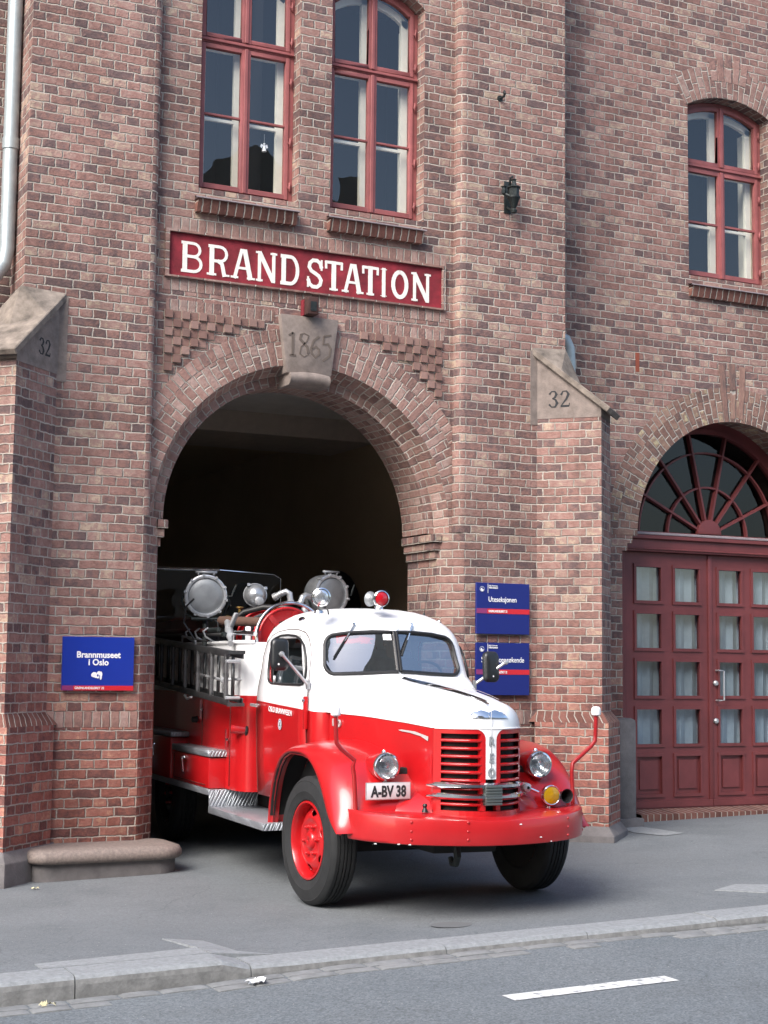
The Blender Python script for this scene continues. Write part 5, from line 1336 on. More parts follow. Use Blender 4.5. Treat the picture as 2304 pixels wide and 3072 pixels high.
# thin beading where white meets red
m_ = MB()
for sgn in (-1, 1): m_.tube([(u, sgn*(hood_hw(u)+.002), belt_w(u)) for u in [-.62+1.4*i/10 for i in range(11)]], .005, 6)
m_.tube([(nose_u(v)+.003, v, 1.291) for v in [-.33+.66*i/20 for i in range(21)]], .006, 6); obj('beading', m_, 'white', FE)
# hood seam, strip and ornament
m_ = MB(); m_.tube([(u, -.30*hood_hw(u)/.5, belt_w(u)+(crest_w(u)-belt_w(u))*.93) for u in [-.5+1.2*i/10 for i in range(11)]], .002, 6)
m_.tube([(u, .30*hood_hw(u)/.5, belt_w(u)+(crest_w(u)-belt_w(u))*.93) for u in [-.5+1.2*i/10 for i in range(11)]], .002, 6); obj('hood_seam', m_, 'slate', FE)
m_ = MB(); rr_ = []
for i in range(15):
    u = -.55+1.49*i/14; w = crest_w(u)+.006; b = .010+.035*(1-i/14)*(.4+.6*math.sin(PI*min(1, i/9)))
    rr_.append([(u, -b, w-.004), (u, -b*.5, w+.008), (u, 0, w+.013), (u, b*.5, w+.008), (u, b, w-.004)])
ii = m_.grid(rr_); obj('hood_strip', m_, 'chrome', FE)
m_ = MB(); rr_ = []
for i in range(17):   # fan-shaped emblem lying on the nose
    v = -.145+.29*i/16; t = abs(v)/.145; top = 1.372+.072*math.sqrt(max(0, 1-t**1.6)); ub = nose_u(v)-.015
    rr_.append([(ub+.012, v, 1.366), (ub+.006, v, 1.385 if t < .95 else 1.37), (ub-.045*(1-t)-.02, v, top), (ub-.12*(1-t)-.03, v, top-.006)])
m_.grid(rr_); obj('hood_ornament', m_, 'chrome', FE)
m_ = MB(); rr_ = [[(.93+.02*k, -.008, 1.468-.004*k), (.93+.02*k, 0, 1.478-.004*k), (.93+.02*k, .008, 1.468-.004*k)] for k in range(4)]; m_.grid(rr_); obj('ornament_rib', m_, 'chrome', FE)
# badges on the hood side
m_ = MB(); pb = [(.415, 1.262), (.46, 1.266), (.60, 1.258), (.745, 1.228), (.742, 1.196), (.66, 1.228), (.54, 1.247), (.45, 1.254)]
m_.poly([pb[::-1]], lambda u, w: (u, -(hood_hw(u)+.010), w), UVF); obj('side_badge', m_, 'sign_metal', FE, fix=False); m_ = MB(); m_.poly([pb], lambda u, w: (u, (hood_hw(u)+.010), w), UVF)
obj('side_badge', m_, 'alu', FE, fix=False)
text('side_lettering', 'R E O', 'sign_metal', FE, .075, facing((-.43, -.640, 1.262), (1, .20, -.07), (0, 0, 1)), bold=.002, ext=.006, sx=.62)
# ---- grille
def strip(m_, v0, v1, w0, w1, off, th=.02, n=10, mi=0):
    r2 = []
    for i in range(n+1):
        v = v0+(v1-v0)*i/n; u = nose_u(v)+off
        r2.append([(u-th, v, w0), (u, v, w0), (u, v, w1), (u-th, v, w1)])
    ids = m_.grid(r2, mi, smooth=False, close_u=True); m_.ngon(ids[0], mi); m_.ngon(ids[-1][::-1], mi)
m_ = MB()
strip(m_, -.336, -.300, .70, 1.288, .002, .05, 4); strip(m_, .300, .336, .70, 1.288, .002, .05, 4)
strip(m_, -.30, -.052, 1.255, 1.290, .002, .05); strip(m_, .052, .30, 1.255, 1.290, .002, .05)
strip(m_, -.336, .336, .655, .728, .010, .06, 16)
strip(m_, -.075, -.040, .73, 1.255, .003, .05, 2); strip(m_, .040, .075, .73, 1.255, .003, .05, 2)
w = 1.2075; SL = []
while w > .74: SL.append(w); w -= .0545
for wc in SL:
    for (a, b) in ((-.303, -.07), (.07, .303)):
        r2 = []
        for i in range(9):
            v = a+(b-a)*i/8; u = nose_u(v)
            r2.append([(u-.035, v, wc-.008), (u-.004, v, wc-.011), (u+.006, v, wc-.005), (u+.006, v, wc+.005), (u-.008, v, wc+.012), (u-.04, v, wc+.008)])
        m_.grid(r2, smooth=True, close_u=True)
gr = obj('grille', m_, 'red', FE, auto=60, fix=True)
m_ = MB(); strip(m_, -.325, .325, .68, 1.28, -.055, .01, 16); obj('radiator_core', m_, 'under', gr)
m_ = MB(); strip(m_, -.040, .040, .945, 1.300, .004, .04, 4)
for sgn in (-1, 1):   # the white cap flares out from the strip in two curves
    r2 = []
    for k in range(7):
        a = R(90*k/6); vo = sgn*(.040+.075*(1-math.sin(a))); w0 = 1.288-.075*(1-math.cos(a))*1.0
        r2.append([(nose_u(sgn*.03)+.0045, sgn*.03, w0), (nose_u(vo)+.0045, vo, w0)])
    m_.grid(r2, smooth=False)
cs = obj('centre_strip', m_, 'wht', gr)
for ch, wz in (('R', 1.178), ('E', 1.062), ('O', .962)):
    text('grille_letter', ch, 'dull', cs, .085, facing((nose_u(0)+.006, 0, wz), (0, 1, 0), (0, 0, 1)), bold=.003, ext=.006, sx=.8, align='CENTER')
m_ = MB(); m_.tube([(nose_u(0)+.006, 0, .95), (nose_u(0)+.006, 0, 1.42)], .003, 6); obj('centre_bead', m_, 'dull', cs)
# chrome bars across the grille
def bar_u(v): a = abs(v); return nose_u(v)+.03 if a < .33 else .79+.03-(a-.33)*.6
for wz in (.900, .826):
    m_ = MB(); r2 = []
    for i in range(29):
        v = -.385+.77*i/28; t = max(0, (abs(v)-.32)/.065); hh = .022*(1-.75*t); dd = .022*(1-.6*t); u = bar_u(v); wo = wz-.012*0
        r2.append([(u-dd, v, wo-hh*.7), (u-dd*.2, v, wo-hh), (u+dd, v, wo-hh*.35), (u+dd, v, wo+hh*.45), (u-dd*.1, v, wo+hh), (u-dd, v, wo+hh*.7)])
    ids = m_.grid(r2, smooth=True, close_u=True); m_.ngon(ids[0]); m_.ngon(ids[-1][::-1]); obj('grille_bar', m_, 'chrome', FE, auto=40)
m_ = MB()
for k in range(7): m_.box((1.03, -.062, .772+.0195*k), (1.078, .062, .772+.0195*k+.0155))
m_.box((1.02, -.062, .77), (1.066, .062, .905)); obj('grille_plate', m_, simple('dull_plate', (.14, .165, .16), .45, metal=.6), FE, bevel=.003)

# ---- fenders
def fender(sgn):
    PHI = [181, 176, 168, 156, 144, 132, 120, 108, 96, 84, 72, 60, 48, 36, 27, 19, 12, 7]
    lipr = [(7, .745), (10, .67), (14, .60), (20, .555), (28, .53), (40, .52), (57, .535), (80, .57), (105, .605), (131, .735), (154, .85), (183, .985), (190, 1.0)]
    crr = [(7, .80), (20, .815), (35, .80), (50, .765), (70, .715), (90, .70), (108, .72), (130, .80), (154, .90), (183, 1.02), (190, 1.03)]
    U0, W0 = -.12, .47; rws = []
    prof = [(.955, 0.0), (.985, .10), (.993, .25), (.985, .42), (.955, .60), (.905, .76), (.83, .88), (.74, .95), (.63, .985), (.50, 1.0), (.34, 1.0)]
    for ph in PHI:
        a = lerp_t(lipr, ph); b = max(lerp_t(crr, ph), a+.02); r_ = []
        nf_ = max(0, min(1, (75-ph)/60)); rb = max(0, min(1, (ph-130)/50))
        for v, t in prof:
            rr_ = a+(b-a)*t
            vv = v - .0*rb
            if rb > 0: vv = v-(.06*rb if v > .9 else .06*rb*(v-.34)/.56)
            r_.append((U0+rr_*math.cos(R(ph)), sgn*vv, W0+rr_*math.sin(R(ph))))
        rws.append(r_)
    m_ = MB(); m_.grid(rws)
    # rolled lip turning inwards
    lip = [[(c[0], c[1], c[2]) for c in (r[0], (r[0][0], r[0][1]-sgn*.0, r[0][2]))] for r in rws]
    m_.grid([[r[0], (r[0][0]-.0, r[0][1]-sgn*.05, r[0][2]+.0)] for r in rws])
    f = obj('front_fender', m_, 'red', FE, auto=70)
    md = f.modifiers.new('s', 'SUBSURF'); md.levels = 1; md.render_levels = 2
    m_ = MB(); m_.tube([r[0] for r in rws], .012, 8); obj('rolled_edge', m_, 'red', f)
    m_ = MB(); m_.grid([[(U0+(p[0]-U0)*.985, p[1]*.985, W0+(p[2]-W0)*.985) for p in r] for r in rws[1:-1]]); obj('wheel_arch_liner', m_, 'under', f)
    return f
fl, fr = fender(-1), fender(1)
for sgn, f in ((-1, fl), (1, fr)):
    m_ = MB(); c = Vector((.56, sgn*.60, 1.013))
    pf = [(0.0168, -0.42), (0.042, -0.3696), (0.0714, -0.252), (0.09072, -0.126), (0.09744, -0.042), (0.09576, 0), (0.09072, 0.0168)]
    m_.lathe(pf, c, (1, 0, 0), 32, cap0=True)
    hp = obj('headlamp', m_, 'red', FE, auto=60)
    m_ = MB(); m_.lathe([(0.0924, 0.01008), (0.1008, 0.01848), (0.09996, 0.0336), (0.09072, 0.04704), (0.07896, 0.0504), (0.0756, 0.04368)], c, (1, 0, 0), 40); obj('bezel', m_, 'chrome', hp)
    m_ = MB(); m_.lathe([(0.00084, 0.06552), (0.0252, 0.06468), (0.0504, 0.0588), (0.0714, 0.04872), (0.07896, 0.042)], c, (1, 0, 0), 36); obj('lens', m_, 'glass', hp)
    m_ = MB(); m_.lathe([(0.00084, -0.0294), (0.0168, -0.02772), (0.042, -0.0084), (0.0672, 0.0252), (0.07728, 0.04032)], c, (1, 0, 0), 36); m_.lathe([(0.00084, 0.0252), (0.01176, 0.02184), (0.01344, -0.0252)], c, (1, 0, 0), 12); obj('reflector', m_, 'reflector', hp)
    m_ = MB(); m_.lathe([(0.00084, 0.03024), (0.01008, 0.0252), (0.0168, 0.01008), (0.0252, 0.00336), (0.02856, 0)], c+Vector((-.035, 0, .088)), (0, 0, 1), 12); obj('marker_light', m_, 'chrome', hp)
# number plate hanging under the right headlamp
m_ = MB(); m_.box((-.006, -.168, -.056), (.006, .168, .056)); pl_ = obj('number_plate', m_, 'plate', FE, bevel=.005)
pl_.location = (.66, -.617, .850); pl_.rotation_euler = (0, 0, R(3))
text('plate_number', 'A-BV 38', 'ink', pl_, .105, facing((.0068, 0, -.037), (0, 1, 0), (0, 0, 1)), bold=.004, sx=.74, align='CENTER')
m_ = MB(); m_.box((-.01, -.172, -.06), (.004, .172, .06)); m_.tube([(-.01, 0, .03), (-.10, .02, .06), (-.16, .02, .0)], .012, 6); obj('plate_bracket', m_, 'alu', pl_, bevel=.003)
# apron between grille and fenders
m_ = MB()
for sgn in (-1, 1):
    r2 = []
    for i in range(8):
        t = i/7; v = .30+.36*t; r2.append([(.80-.25*t+.05*math.sin(PI*t), sgn*v, .70+.0*t), (.76-.22*t, sgn*v, .78), (.62-.20*t, sgn*v, .86-.05*t), (.40, sgn*v, .90)])
    m_.grid(r2)
m_.box((.1, -.8, .62), (.62, .8, .65)); obj('apron', m_, 'red', FE, auto=60)
# ---- bumper
def bump_u(v):
    a = abs(v)
    if a <= .58: return 1.18-.13*(a/.58)**2
    t = (a-.58)/.31; return 1.05-.16*t-.27*(1-math.sqrt(max(0, 1-t*t)))
VB = [-.89+1.78*i/40 for i in range(41)]
m_ = MB(); r2 = []
for v in VB:
    u = bump_u(v); back = min(u-.03, .60+.12*(1-abs(v)/.89)); ti = .012*max(0, abs(v)-.4)
    lo, hi = .508+.020*(abs(v)/.89)**2, .684+.044*(abs(v)/.89)**2
    r2.append([(back, v, lo+.004), (u-.02, v, lo), (u-.004, v, lo+.006), (u, v, lo+.022), (u+.004, v, (lo+hi)/2), (u, v, hi-.022), (u-.006, v, hi-.006), (u-.024, v, hi), (back-.06, v, max(hi, .712))])
ids = m_.grid(r2, close_u=True); m_.ngon(ids[0]); m_.ngon(ids[-1][::-1]); bmp = obj('bumper', m_, 'redm', FE, auto=50)
m_ = MB()
for v in (-.60, -.235, .585, .86):
    for w in (.555, .61, .67):
        m_.lathe([(.001, .007), (.006, .006), (.010, .001)], (bump_u(v)+.002, v, w), (1, 0, 0), 10)
obj('rivets', m_, 'redm', bmp)
m_ = MB(); rn = random.Random(5)
for k in range(7):
    v = rn.uniform(-.8, -.6) if k < 4 else rn.uniform(-.1, .8); w = .505+rn.uniform(0, .02) if k < 4 else rn.uniform(.52, .66); s = rn.uniform(.004, .008)
    m_.face([(bump_u(v)+.0055, v-s*1.5, w), (bump_u(v)+.0055, v+s*1.5, w-s*.3), (bump_u(v)+.0055, v+s, w+s), (bump_u(v)+.0055, v-s, w+s*.8)])
obj('paint_chip', m_, 'white', bmp, fix=False)
# guide wands at the bumper ends
for sgn in (-1, 1):
    m_ = MB(); q_ = -.052 if sgn < 0 else .02; m_.tube([(.64, sgn*.85, .70), (.61, sgn*.855, .96), (.605, sgn*.865, 1.02), (.60, sgn*(.90+q_), 1.06), (.60, sgn*(1.0+q_), 1.14), (.60, sgn*(1.035+q_), 1.18), (.60, sgn*(1.04+q_), 1.23), (.60, sgn*(1.045+q_), 1.375)], .0155, 10)
    wd_ = obj('guide_wand', m_, 'redw', FE)
    m_ = MB(); m_.lathe([(.001, .07), (.022, .068), (.034, .055), (.037, .03), (.034, .008), (.018, 0)], (.60, sgn*(1.045+q_), 1.365), (0, 0, 1), 20); obj('wand_tip', m_, 'wht', wd_)
# fog lamp and horn
c = Vector((.73, .615, .803)); m_ = MB(); m_.lathe([(0.016, -0.08), (0.048, -0.068), (0.0656, -0.032), (0.072, 0), (0.0736, 0.016), (0.0672, 0.024), (0.0624, 0.0208)], c, (1, 0, 0), 32, cap0=True); m_.tube([tuple(c+Vector((-.03, 0, -.08))), (.70, .615, .70)], .012, 8); m_.tube([tuple(c+Vector((-.03, -.08, .02))), tuple(c+Vector((-.05, -.15, .05)))], .012, 8); fg = obj('fog_lamp', m_, 'chrome', FE)
m_ = MB(); m_.lathe([(0.0008, 0.0304), (0.032, 0.0272), (0.056, 0.0208), (0.064, 0.0176)], c, (1, 0, 0), 28); obj('lens', m_, 'amber', fg)
m_ = MB(); m_.lathe([(0.0008, 0), (0.028, 0), (0.036, 0.024), (0.032, 0.048), (0.012, 0.056)], c+Vector((-.06, -.185, .055)), (1, .2, 0), 18); obj('lamp_knob', m_, 'dull', fg)
m_ = MB(); m_.lathe([(.012, -.30), (.016, -.2), (.028, -.06), (.048, -.01), (.052, 0), (.046, -.004), (.02, -.1), (.001, -.15)], (.74, .745, .795), (1, .05, 0), 22); obj('horn', m_, 'black', FE)
# tow hooks, chassis
m_ = MB(); m_.tube([(.72, -.14, .53), (.76, -.14, .47), (.78, -.14, .40), (.75, -.14, .345), (.69, -.14, .34), (.66, -.14, .38)], [.028, .028, .027, .025, .022, .018], 10); obj('tow_hook', m_, 'iron', FE)
for vv in (.17, -.40):
    m_ = MB(); m_.lathe([(.001, .06), (.012, .058), (.018, .045), (.012, .03), (.02, .012), (.024, 0)], (.80, vv, .712), (0, 0, 1), 12); obj('bumper_bolt', m_, 'black', FE)
m_ = MB(); m_.box((-6.0, -.42, .50), (.72, -.34, .66)); m_.box((-6, .34, .50), (.72, .42, .66)); m_.box((-1.0, -.56, .66), (.50, .56, 1.0)); m_.box((-.15, -.62, .36), (.0, .62, .46)); m_.box((.1, -.25, .40), (.6, .25, .62)); m_.box((-5.6, -.5, .45), (-1.0, .5, .62)); obj('chassis', m_, 'under', FE, bevel=.015)
m_ = MB(); m_.box((-1.05, -.66, .45), (-.95, .66, 1.1)); m_.box((-.95, -.60, 1.00), (.38, .60, 1.06)); obj('wheel_well', m_, 'under', FE)
for sgn in (-1, 1):
    lr_ = lambda a: lerp_t([(7, .73), (14, .59), (20, .545), (28, .52), (40, .51), (57, .53), (80, .565), (105, .60), (131, .73), (154, .845), (183, .98)], a)
    m_ = MB(); A_ = [183-6*i for i in range(30)]
    m_.poly([[(-.12+lr_(a)*math.cos(R(a)), .47+lr_(a)*math.sin(R(a))) for a in A_][::-1]], lambda a, b: (a, sgn*.738, b), UVF); obj('wheel_well_panel', m_, 'under', FE, fix=False)
# ---- wheels
def wheel_geo(o_, sgn, RM='red'):
    """wheel parented to an empty-less rim mesh at o_; axle along y, outside facing sgn"""
    m_ = MB()
    r0 = .245
    m_.lathe([(.285, .085), (.283, .098), (.270, .100), (.262, .088), (.256, .06), (.250, .03), (.246, .0), (.25, -.06), (.27, -.085), (.285, -.09)], (0, 0, 0), (0, sgn, 0), 56)
    rim = obj('wheel', m_, RM, FE, auto=40); rim.location = o_
    # pressed disc with hand holes
    m_ = MB(); pf = [(.250, .015), (.236, .022), (.215, .045), (.19, .062), (.165, .070), (.150, .068), (.138, .058), (.125, .056), (.08, .058), (.066, .060), (.062, .078), (.05, .086), (.001, .090)]
    m_.lathe(pf, (0, 0, 0), (0, sgn, 0), 60); ds = obj('wheel_disc', m_, RM, rim, auto=50); solid(ds, .008)
    cuts = []
    for k in range(6):
        a = 2*PI*(k+.35)/6; cx_, cz_ = .203*math.cos(a), .203*math.sin(a); lp = []
        for i in range(20):
            t = 2*PI*i/20; rr_, tt_ = .026*math.cos(t), .040*math.sin(t); lp.append((cx_+rr_*math.cos(a)-tt_*math.sin(a), cz_+rr_*math.sin(a)+tt_*math.cos(a)))
        c = prism_y(lp, -.05, .2) if sgn > 0 else prism_y(lp, -.2, .05); c.parent = rim; cuts.append(c)
    boolean(ds, cuts)
    for p in ds.data.polygons: p.use_smooth = True
    m_ = MB()
    for k in range(6):
        a = 2*PI*(k+.1)/6; m_.lathe([(.001, .034), (.010, .032), (.015, .022), (.016, .006), (.018, 0)], (.108*math.cos(a), sgn*.056, .108*math.sin(a)), (0, sgn, 0), 10)
    obj('wheel_nuts', m_, 'red', rim)
    m_ = MB()
    m_.lathe([(.283, .080), (.292, .098), (.315, .108), (.345, .1125), (.352, .1165), (.362, .1145), (.40, .111), (.425, .104), (.431, .106), (.438, .100), (.450, .090), (.458, .080),
              (.4625, .072), (.463, .050), (.452, .047), (.452, .041), (.464, .038), (.465, .018), (.454, .015), (.454, .009), (.466, .006), (.466, -.006), (.454, -.009), (.454, -.015), (.465, -.018), (.464, -.038), (.452, -.041), (.452, -.047), (.463, -.05), (.4625, -.072), (.458, -.08), (.44, -.098), (.40, -.111), (.345, -.1125), (.30, -.10), (.283, -.085)], (0, 0, 0), (0, sgn, 0), 72)
    ty = obj('tyre', m_, 'rubber', rim, auto=25)
    # shoulder blocks give the tread its zigzag edges
    m_ = MB()
    for k in range(84):
        a = 2*PI*k/84; ca, sa = math.cos(a), math.sin(a)
        for h, dh in ((.0445, .012), (.0115, .010), (-.0115, .010), (-.0445, .012)):
            t = .0155; r_ = .4625; z = (.006 if k % 2 else -.006)
            P = lambda rr2, hh, tt_: (rr2*ca-tt_*sa, sgn*hh, rr2*sa+tt_*ca)
            b = h+z
            top = [P(r_, b-.0035, -t), P(r_, b+.0035, -t), P(r_, b+.0035, t), P(r_, b-.0035, t)]; bt = [P(.45, b-.0035, -t), P(.45, b+.0035, -t), P(.45, b+.0035, t), P(.45, b-.0035, t)]
            m_.face(top)
            for i in range(4): m_.face([top[i], bt[i], bt[(i+1) % 4], top[(i+1) % 4]])
    obj('tread', m_, 'rubber', rim)
    m_ = MB(); m_.lathe([(.255, -.05), (.001, -.05)], (0, 0, 0), (0, sgn, 0), 24); m_.lathe([(.286, -.0905), (.001, -.0905)], (0, 0, 0), (0, sgn, 0), 32); m_.lathe([(.19, -.05), (.19, .0), (.001, 0)], (0, 0, 0), (0, sgn, 0), 24); obj('brake_drum', m_, 'under', rim)
    return rim
def ground_under(u, v):
    th = R(4.5); Fx, Fy = -math.sin(th), -math.cos(th); Lx, Ly = math.cos(th), -math.sin(th)
    return pave_z(-.135+Fx*u+Lx*v, -2.76+Fy*u+Ly*v)
TR = .4665
wl = wheel_geo((-.10, -.855, ground_under(-.10, -.855)+TR), -1); wl.rotation_euler = (0, 0, R(5.5))
wr = wheel_geo((-.10, .855, ground_under(-.10, .855)+TR), 1); wr.rotation_euler = (0, 0, R(4))
wheel_geo((-4.45, -.82, ground_under(-4.45, -.82)+TR), -1, 'black'); wheel_geo((-4.45, .82, ground_under(-4.45, .82)+TR), 1, 'black')  # rear rims coloured black: shade under the body put into the paint
# ---- rear body
def body_loop(hw, u0, u1, r):
    out = [(u1, -hw), ]
    out += [(u0-r+r*math.sin(R(a)), -hw+r*.42-r*.42*math.cos(R(a))) for a in (0, 15, 30, 45, 60, 75, 90)]
    return out + [(u, -v) for u, v in out[::-1]]
lp = body_loop(.842, -2.17, -6.0, .26)
rws = []
for w in (.63, 1.0, 1.3, 1.452, 1.454, 1.7, 1.90, 1.915): rws.append([(u, v*(1 if w < 1.91 else 1.006), w) for u, v in lp])
m_ = MB(); m_.grid(rws, close_u=True, mif=lambda i, j: 0 if i < 3 else 1)
rb = obj('rear_body', m_, ['red', 'wht'], FE, auto=40)
m_ = MB(); m_.poly([lp], lambda u, v: (u, v, 1.86), UVF); m_.poly([lp[::-1]], lambda u, v: (u, v, .64), UVF); obj('deck', m_, 'alu', rb, fix=False)
m_ = MB(); m_.tube([(u, v*1.004, 1.915) for u, v in lp[:8]], .017, 10); m_.tube([(u, v*1.004, 1.915) for u, v in lp[8:]], .017, 10); obj('coaming', m_, 'wht', rb)
for sgn in (-1, 1):
    m_ = MB(); m_.tube([(-2.14, sgn*.74, 1.985), (-2.30, sgn*.80, 1.995), (-2.52, sgn*.815, 2.0), (-2.57, sgn*.815, 1.985), (-2.575, sgn*.815, 1.90)], .021, 12); obj('hand_rail', m_, 'chrome', rb)
m_ = MB()   # panel seams, latches
m_.tube([(-2.50, -.8445, .66), (-2.50, -.8445, 1.44)], .004, 6); m_.tube([(-3.42, -.8445, .66), (-3.42, -.8445, 1.44)], .004, 6); obj('panel_seam', m_, 'rust', rb)
for u, w in ((-2.54, 1.06), (-3.40, 1.30)):
    m_ = MB(); m_.bar((u, -.868, w-.09), (u, -.868, w+.09), .014, .012); m_.tube([(u, -.84, w), (u, -.868, w)], .01, 8); m_.bar((u, -.868, w), (u+.07, -.868, w+.01), .012, .012); obj('latch', m_, 'chrome', rb)
m_ = MB(); m_.lathe([(.001, .05), (.028, .048), (.032, 0)], (-3.62, -.842, 1.20), (0, -1, 0), 14); obj('button', m_, 'black', rb)
m_ = MB(); m_.tube([(-2.23, -.75, 1.15), (-2.27, -.905, 1.165)], .038, 18); pc = obj('pump_coupling', m_, 'red', rb)
m_ = MB(); m_.lathe([(.039, 0), (.054, .0), (.056, .012), (.05, .02), (.039, .022)], (-2.233, -.765, 1.1515), (-.25, -.96, .09), 20); obj('coupling_cap', m_, 'iron', pc)
# red turn-signal arm on the cab pillar
m_ = MB(); m_.box((-.80, -.755, 1.22), (-.755, -.727, 1.475)); ts = obj('signal_arm', m_, 'red', FE, bevel=.006)
m_ = MB(); m_.lathe([(.001, .018), (.012, .014), (.016, 0)], (-.775, -.755, 1.44), (0, -1, .3), 10); obj('signal_tip', m_, 'chrome', ts)
# door writing and crest
text('door_lettering', 'OSLO BRANNVESEN', 'white', FE, .064, facing((-1.755, -.7325, 1.332), (1, 0, -.036), (0, 0, 1)), bold=.0, sx=1.06)
m_ = MB(); cr = [(.046*math.cos(2*PI*i/24), .045*math.sin(2*PI*i/24)) for i in range(24)]
m_.poly([cr], lambda a, b: (-1.44+a, -.733, 1.235+b), UVF); em = obj('door_crest', m_, 'plate', FE, fix=False)
m_ = MB(); m_.poly([[(a*.82, b*.82) for a, b in cr]], lambda a, b: (-1.44+a, -.7335, 1.235+b), UVF); obj('crest_ring', m_, 'navy', em, fix=False)
m_ = MB(); m_.poly([[(a*.68, b*.68) for a, b in cr]], lambda a, b: (-1.44+a, -.734, 1.235+b), UVF); obj('crest_field', m_, 'plate', em, fix=False)
m_ = MB(); m_.poly([[(-.016, -.018), (.016, -.018), (.012, .004), (.016, .022), (0, .012), (-.014, .02), (-.008, 0)]], lambda a, b: (-1.44+a, -.7345, 1.235+b), UVF); obj('crest_figure', m_, 'iron', em, fix=False)
m_ = MB(); m_.lathe([(.03, .0), (.026, .012), (.001, .016)], (-1.37, -.572, 2.082), (.25, -.72, .62), 20); gm = obj('roof_marker', m_, 'alu', FE); gm.scale = (1, 1, 1)
m_ = MB(); r2 = []
for i in range(9):   # chrome teardrop housing on the roof shoulder
    t = i/8; u = -1.45+.17*t; b = .026*math.sin(PI*(t*.9+.06))**.7
    cc = Vector((u, -.578, 2.090)); nn_ = Vector((0, -.60, .80)); tt_ = Vector((0, .80, .60))
    r2.append([tuple(cc-tt_*b+nn_*.0), tuple(cc-tt_*b*.6+nn_*b*.8), tuple(cc+nn_*b), tuple(cc+tt_*b*.6+nn_*b*.8), tuple(cc+tt_*b)])
m_.grid(r2); obj('marker_housing', m_, 'chrome', gm)

# ---- running boards and step boxes
def tread_box(name, a, b, par, bev=.012):
    m_ = MB(); m_.box(a, b); return obj(name, m_, 'tread', par, bevel=bev)
for sgn in (-1, 1):
    y = lambda p, q: tuple(sorted((sgn*p, sgn*q)))
    a, b = y(.55, 1.0)
    m_ = MB()
    m_.box((-6.0, a, .59), (-2.58, b, .625)); m_.box((-2.60, a, .475), (-2.575, b, .6245)); m_.box((-2.5745, a, .445), (-.98, b, .480)); 
    o_, i_ = (sgn*1.0, sgn*1.004)
    rbn = obj('running_board', m_, 'tread', FE, bevel=.009)
    # turned-down edge
    m_ = MB(); e0, e1 = y(.99, 1.006); m_.box((-2.58, e0, .425), (-.985, e1, .4825)); m_.box((-6, e0, .575), (-2.585, e1, .6275)); m_.box((-.985, a, .425), (-.978, b, .4825)); obj('board_edge', m_, 'tread', rbn, bevel=.003)
    a, b = y(.80, 1.0)
    m_ = MB(); m_.box((-3.88, a, .628), (-2.62, b, .90)); sb = obj('step_box', m_, 'red', FE, bevel=.015)
    a2, b2 = y(.80, 1.012); tread_box('step_tread', (-3.90, a2, .905), (-2.60, b2, .965), sb)
    m_ = MB(); yy = sgn*1.008
    m_.tube([(-3.42, yy-.0*sgn, .87), (-3.42, yy+sgn*.025, .865), (-3.42, yy+sgn*.02, .83), (-3.42, yy+sgn*.01, .73)], .009, 8); m_.tube([(-3.45, yy, .86), (-3.36, yy, .86)], .012, 8); obj('latch', m_, 'chrome', sb)
    m_ = MB(); m_.tube([(-3.80, yy, .66), (-2.70, yy, .66)], .003, 6); m_.tube([(-3.80, yy, .88), (-3.80, yy, .66)], .003, 6); obj('seam', m_, 'rust', sb)
    m_ = MB(); a, b = y(.80, 1.01); m_.box((-5.6, a, .628), (-3.95, b, 1.02)); sb2 = obj('step_box', m_, 'red', FE, bevel=.015)
    a2, b2 = y(.80, 1.02); tread_box('step_tread', (-5.65, a2, 1.025), (-3.90, b2, 1.075), sb2)
    m_ = MB(); m_.tube([(-4.55, sgn*1.02, .93), (-4.55, sgn*1.04, .92), (-4.55, sgn*1.03, .82)], .009, 8); obj('latch', m_, 'chrome', sb2)

# ---- mirrors
def mirror(base, elbow, c, yaw, lab):
    m_ = MB(); m_.tube([base, elbow], .0135, 10); m_.box((base[0]-.02, base[1]-.012, base[2]-.035), (base[0]+.02, base[1]+.012, base[2]+.035))
    m_.lathe([(.001, .022), (.016, .018), (.022, 0), (.016, -.018), (.001, -.022)], elbow, (1, 0, 0), 14); m_.tube([elbow, (c[0]+.015, elbow[1], elbow[2])], .012, 8)
    arm = obj('mirror_arm', m_, 'alu', FE, label=None)
    m_ = MB(); hw_, hh_ = .068, .122; r_ = .04; lpm = []
    for cx_, cz_, a0 in ((hw_-r_, hh_-r_, 0), (-hw_+r_, hh_-r_, 90), (-hw_+r_, -hh_+r_, 180), (hw_-r_, -hh_+r_, 270)):
        lpm += [(cx_+r_*math.cos(R(a0+90*i/6)), cz_+r_*math.sin(R(a0+90*i/6))) for i in range(7)]
    rws = [[(dx, a*s, b*s) for a, b in lpm] for dx, s in ((-.03, 1), (-.012, 1.03), (.0, 1.02), (.016, .93), (.024, .75), (.026, .3))]
    ids = m_.grid(rws, close_u=True); m_.ngon(ids[-1]); m_.ngon(ids[0][::-1])
    h = obj('mirror', m_, 'mirrorback', arm, auto=60); h.location = c; h.rotation_euler = (0, R(-4), yaw)
    m_ = MB(); m_.face([(-.0305, a*.92, b*.92) for a, b in lpm]); obj('mirror_glass', m_, 'chrome', h, fix=False)
    m_ = MB(); m_.lathe([(.001, .004), (.014, .003), (.015, 0)], (.021, -.015*(1 if c[1] < 0 else 0), -.075), (1, 0, 0), 16); obj('mirror_sticker', m_, 'white', h)
mirror((-.765, -.728, 1.565), (-.585, -1.005, 1.800), (-.65, -1.0, 1.800), R(-4), 'L')
mirror((-.80, .722, 1.575), (-.66, .94, 1.760), (-.71, .835, 1.722), R(8), 'R')

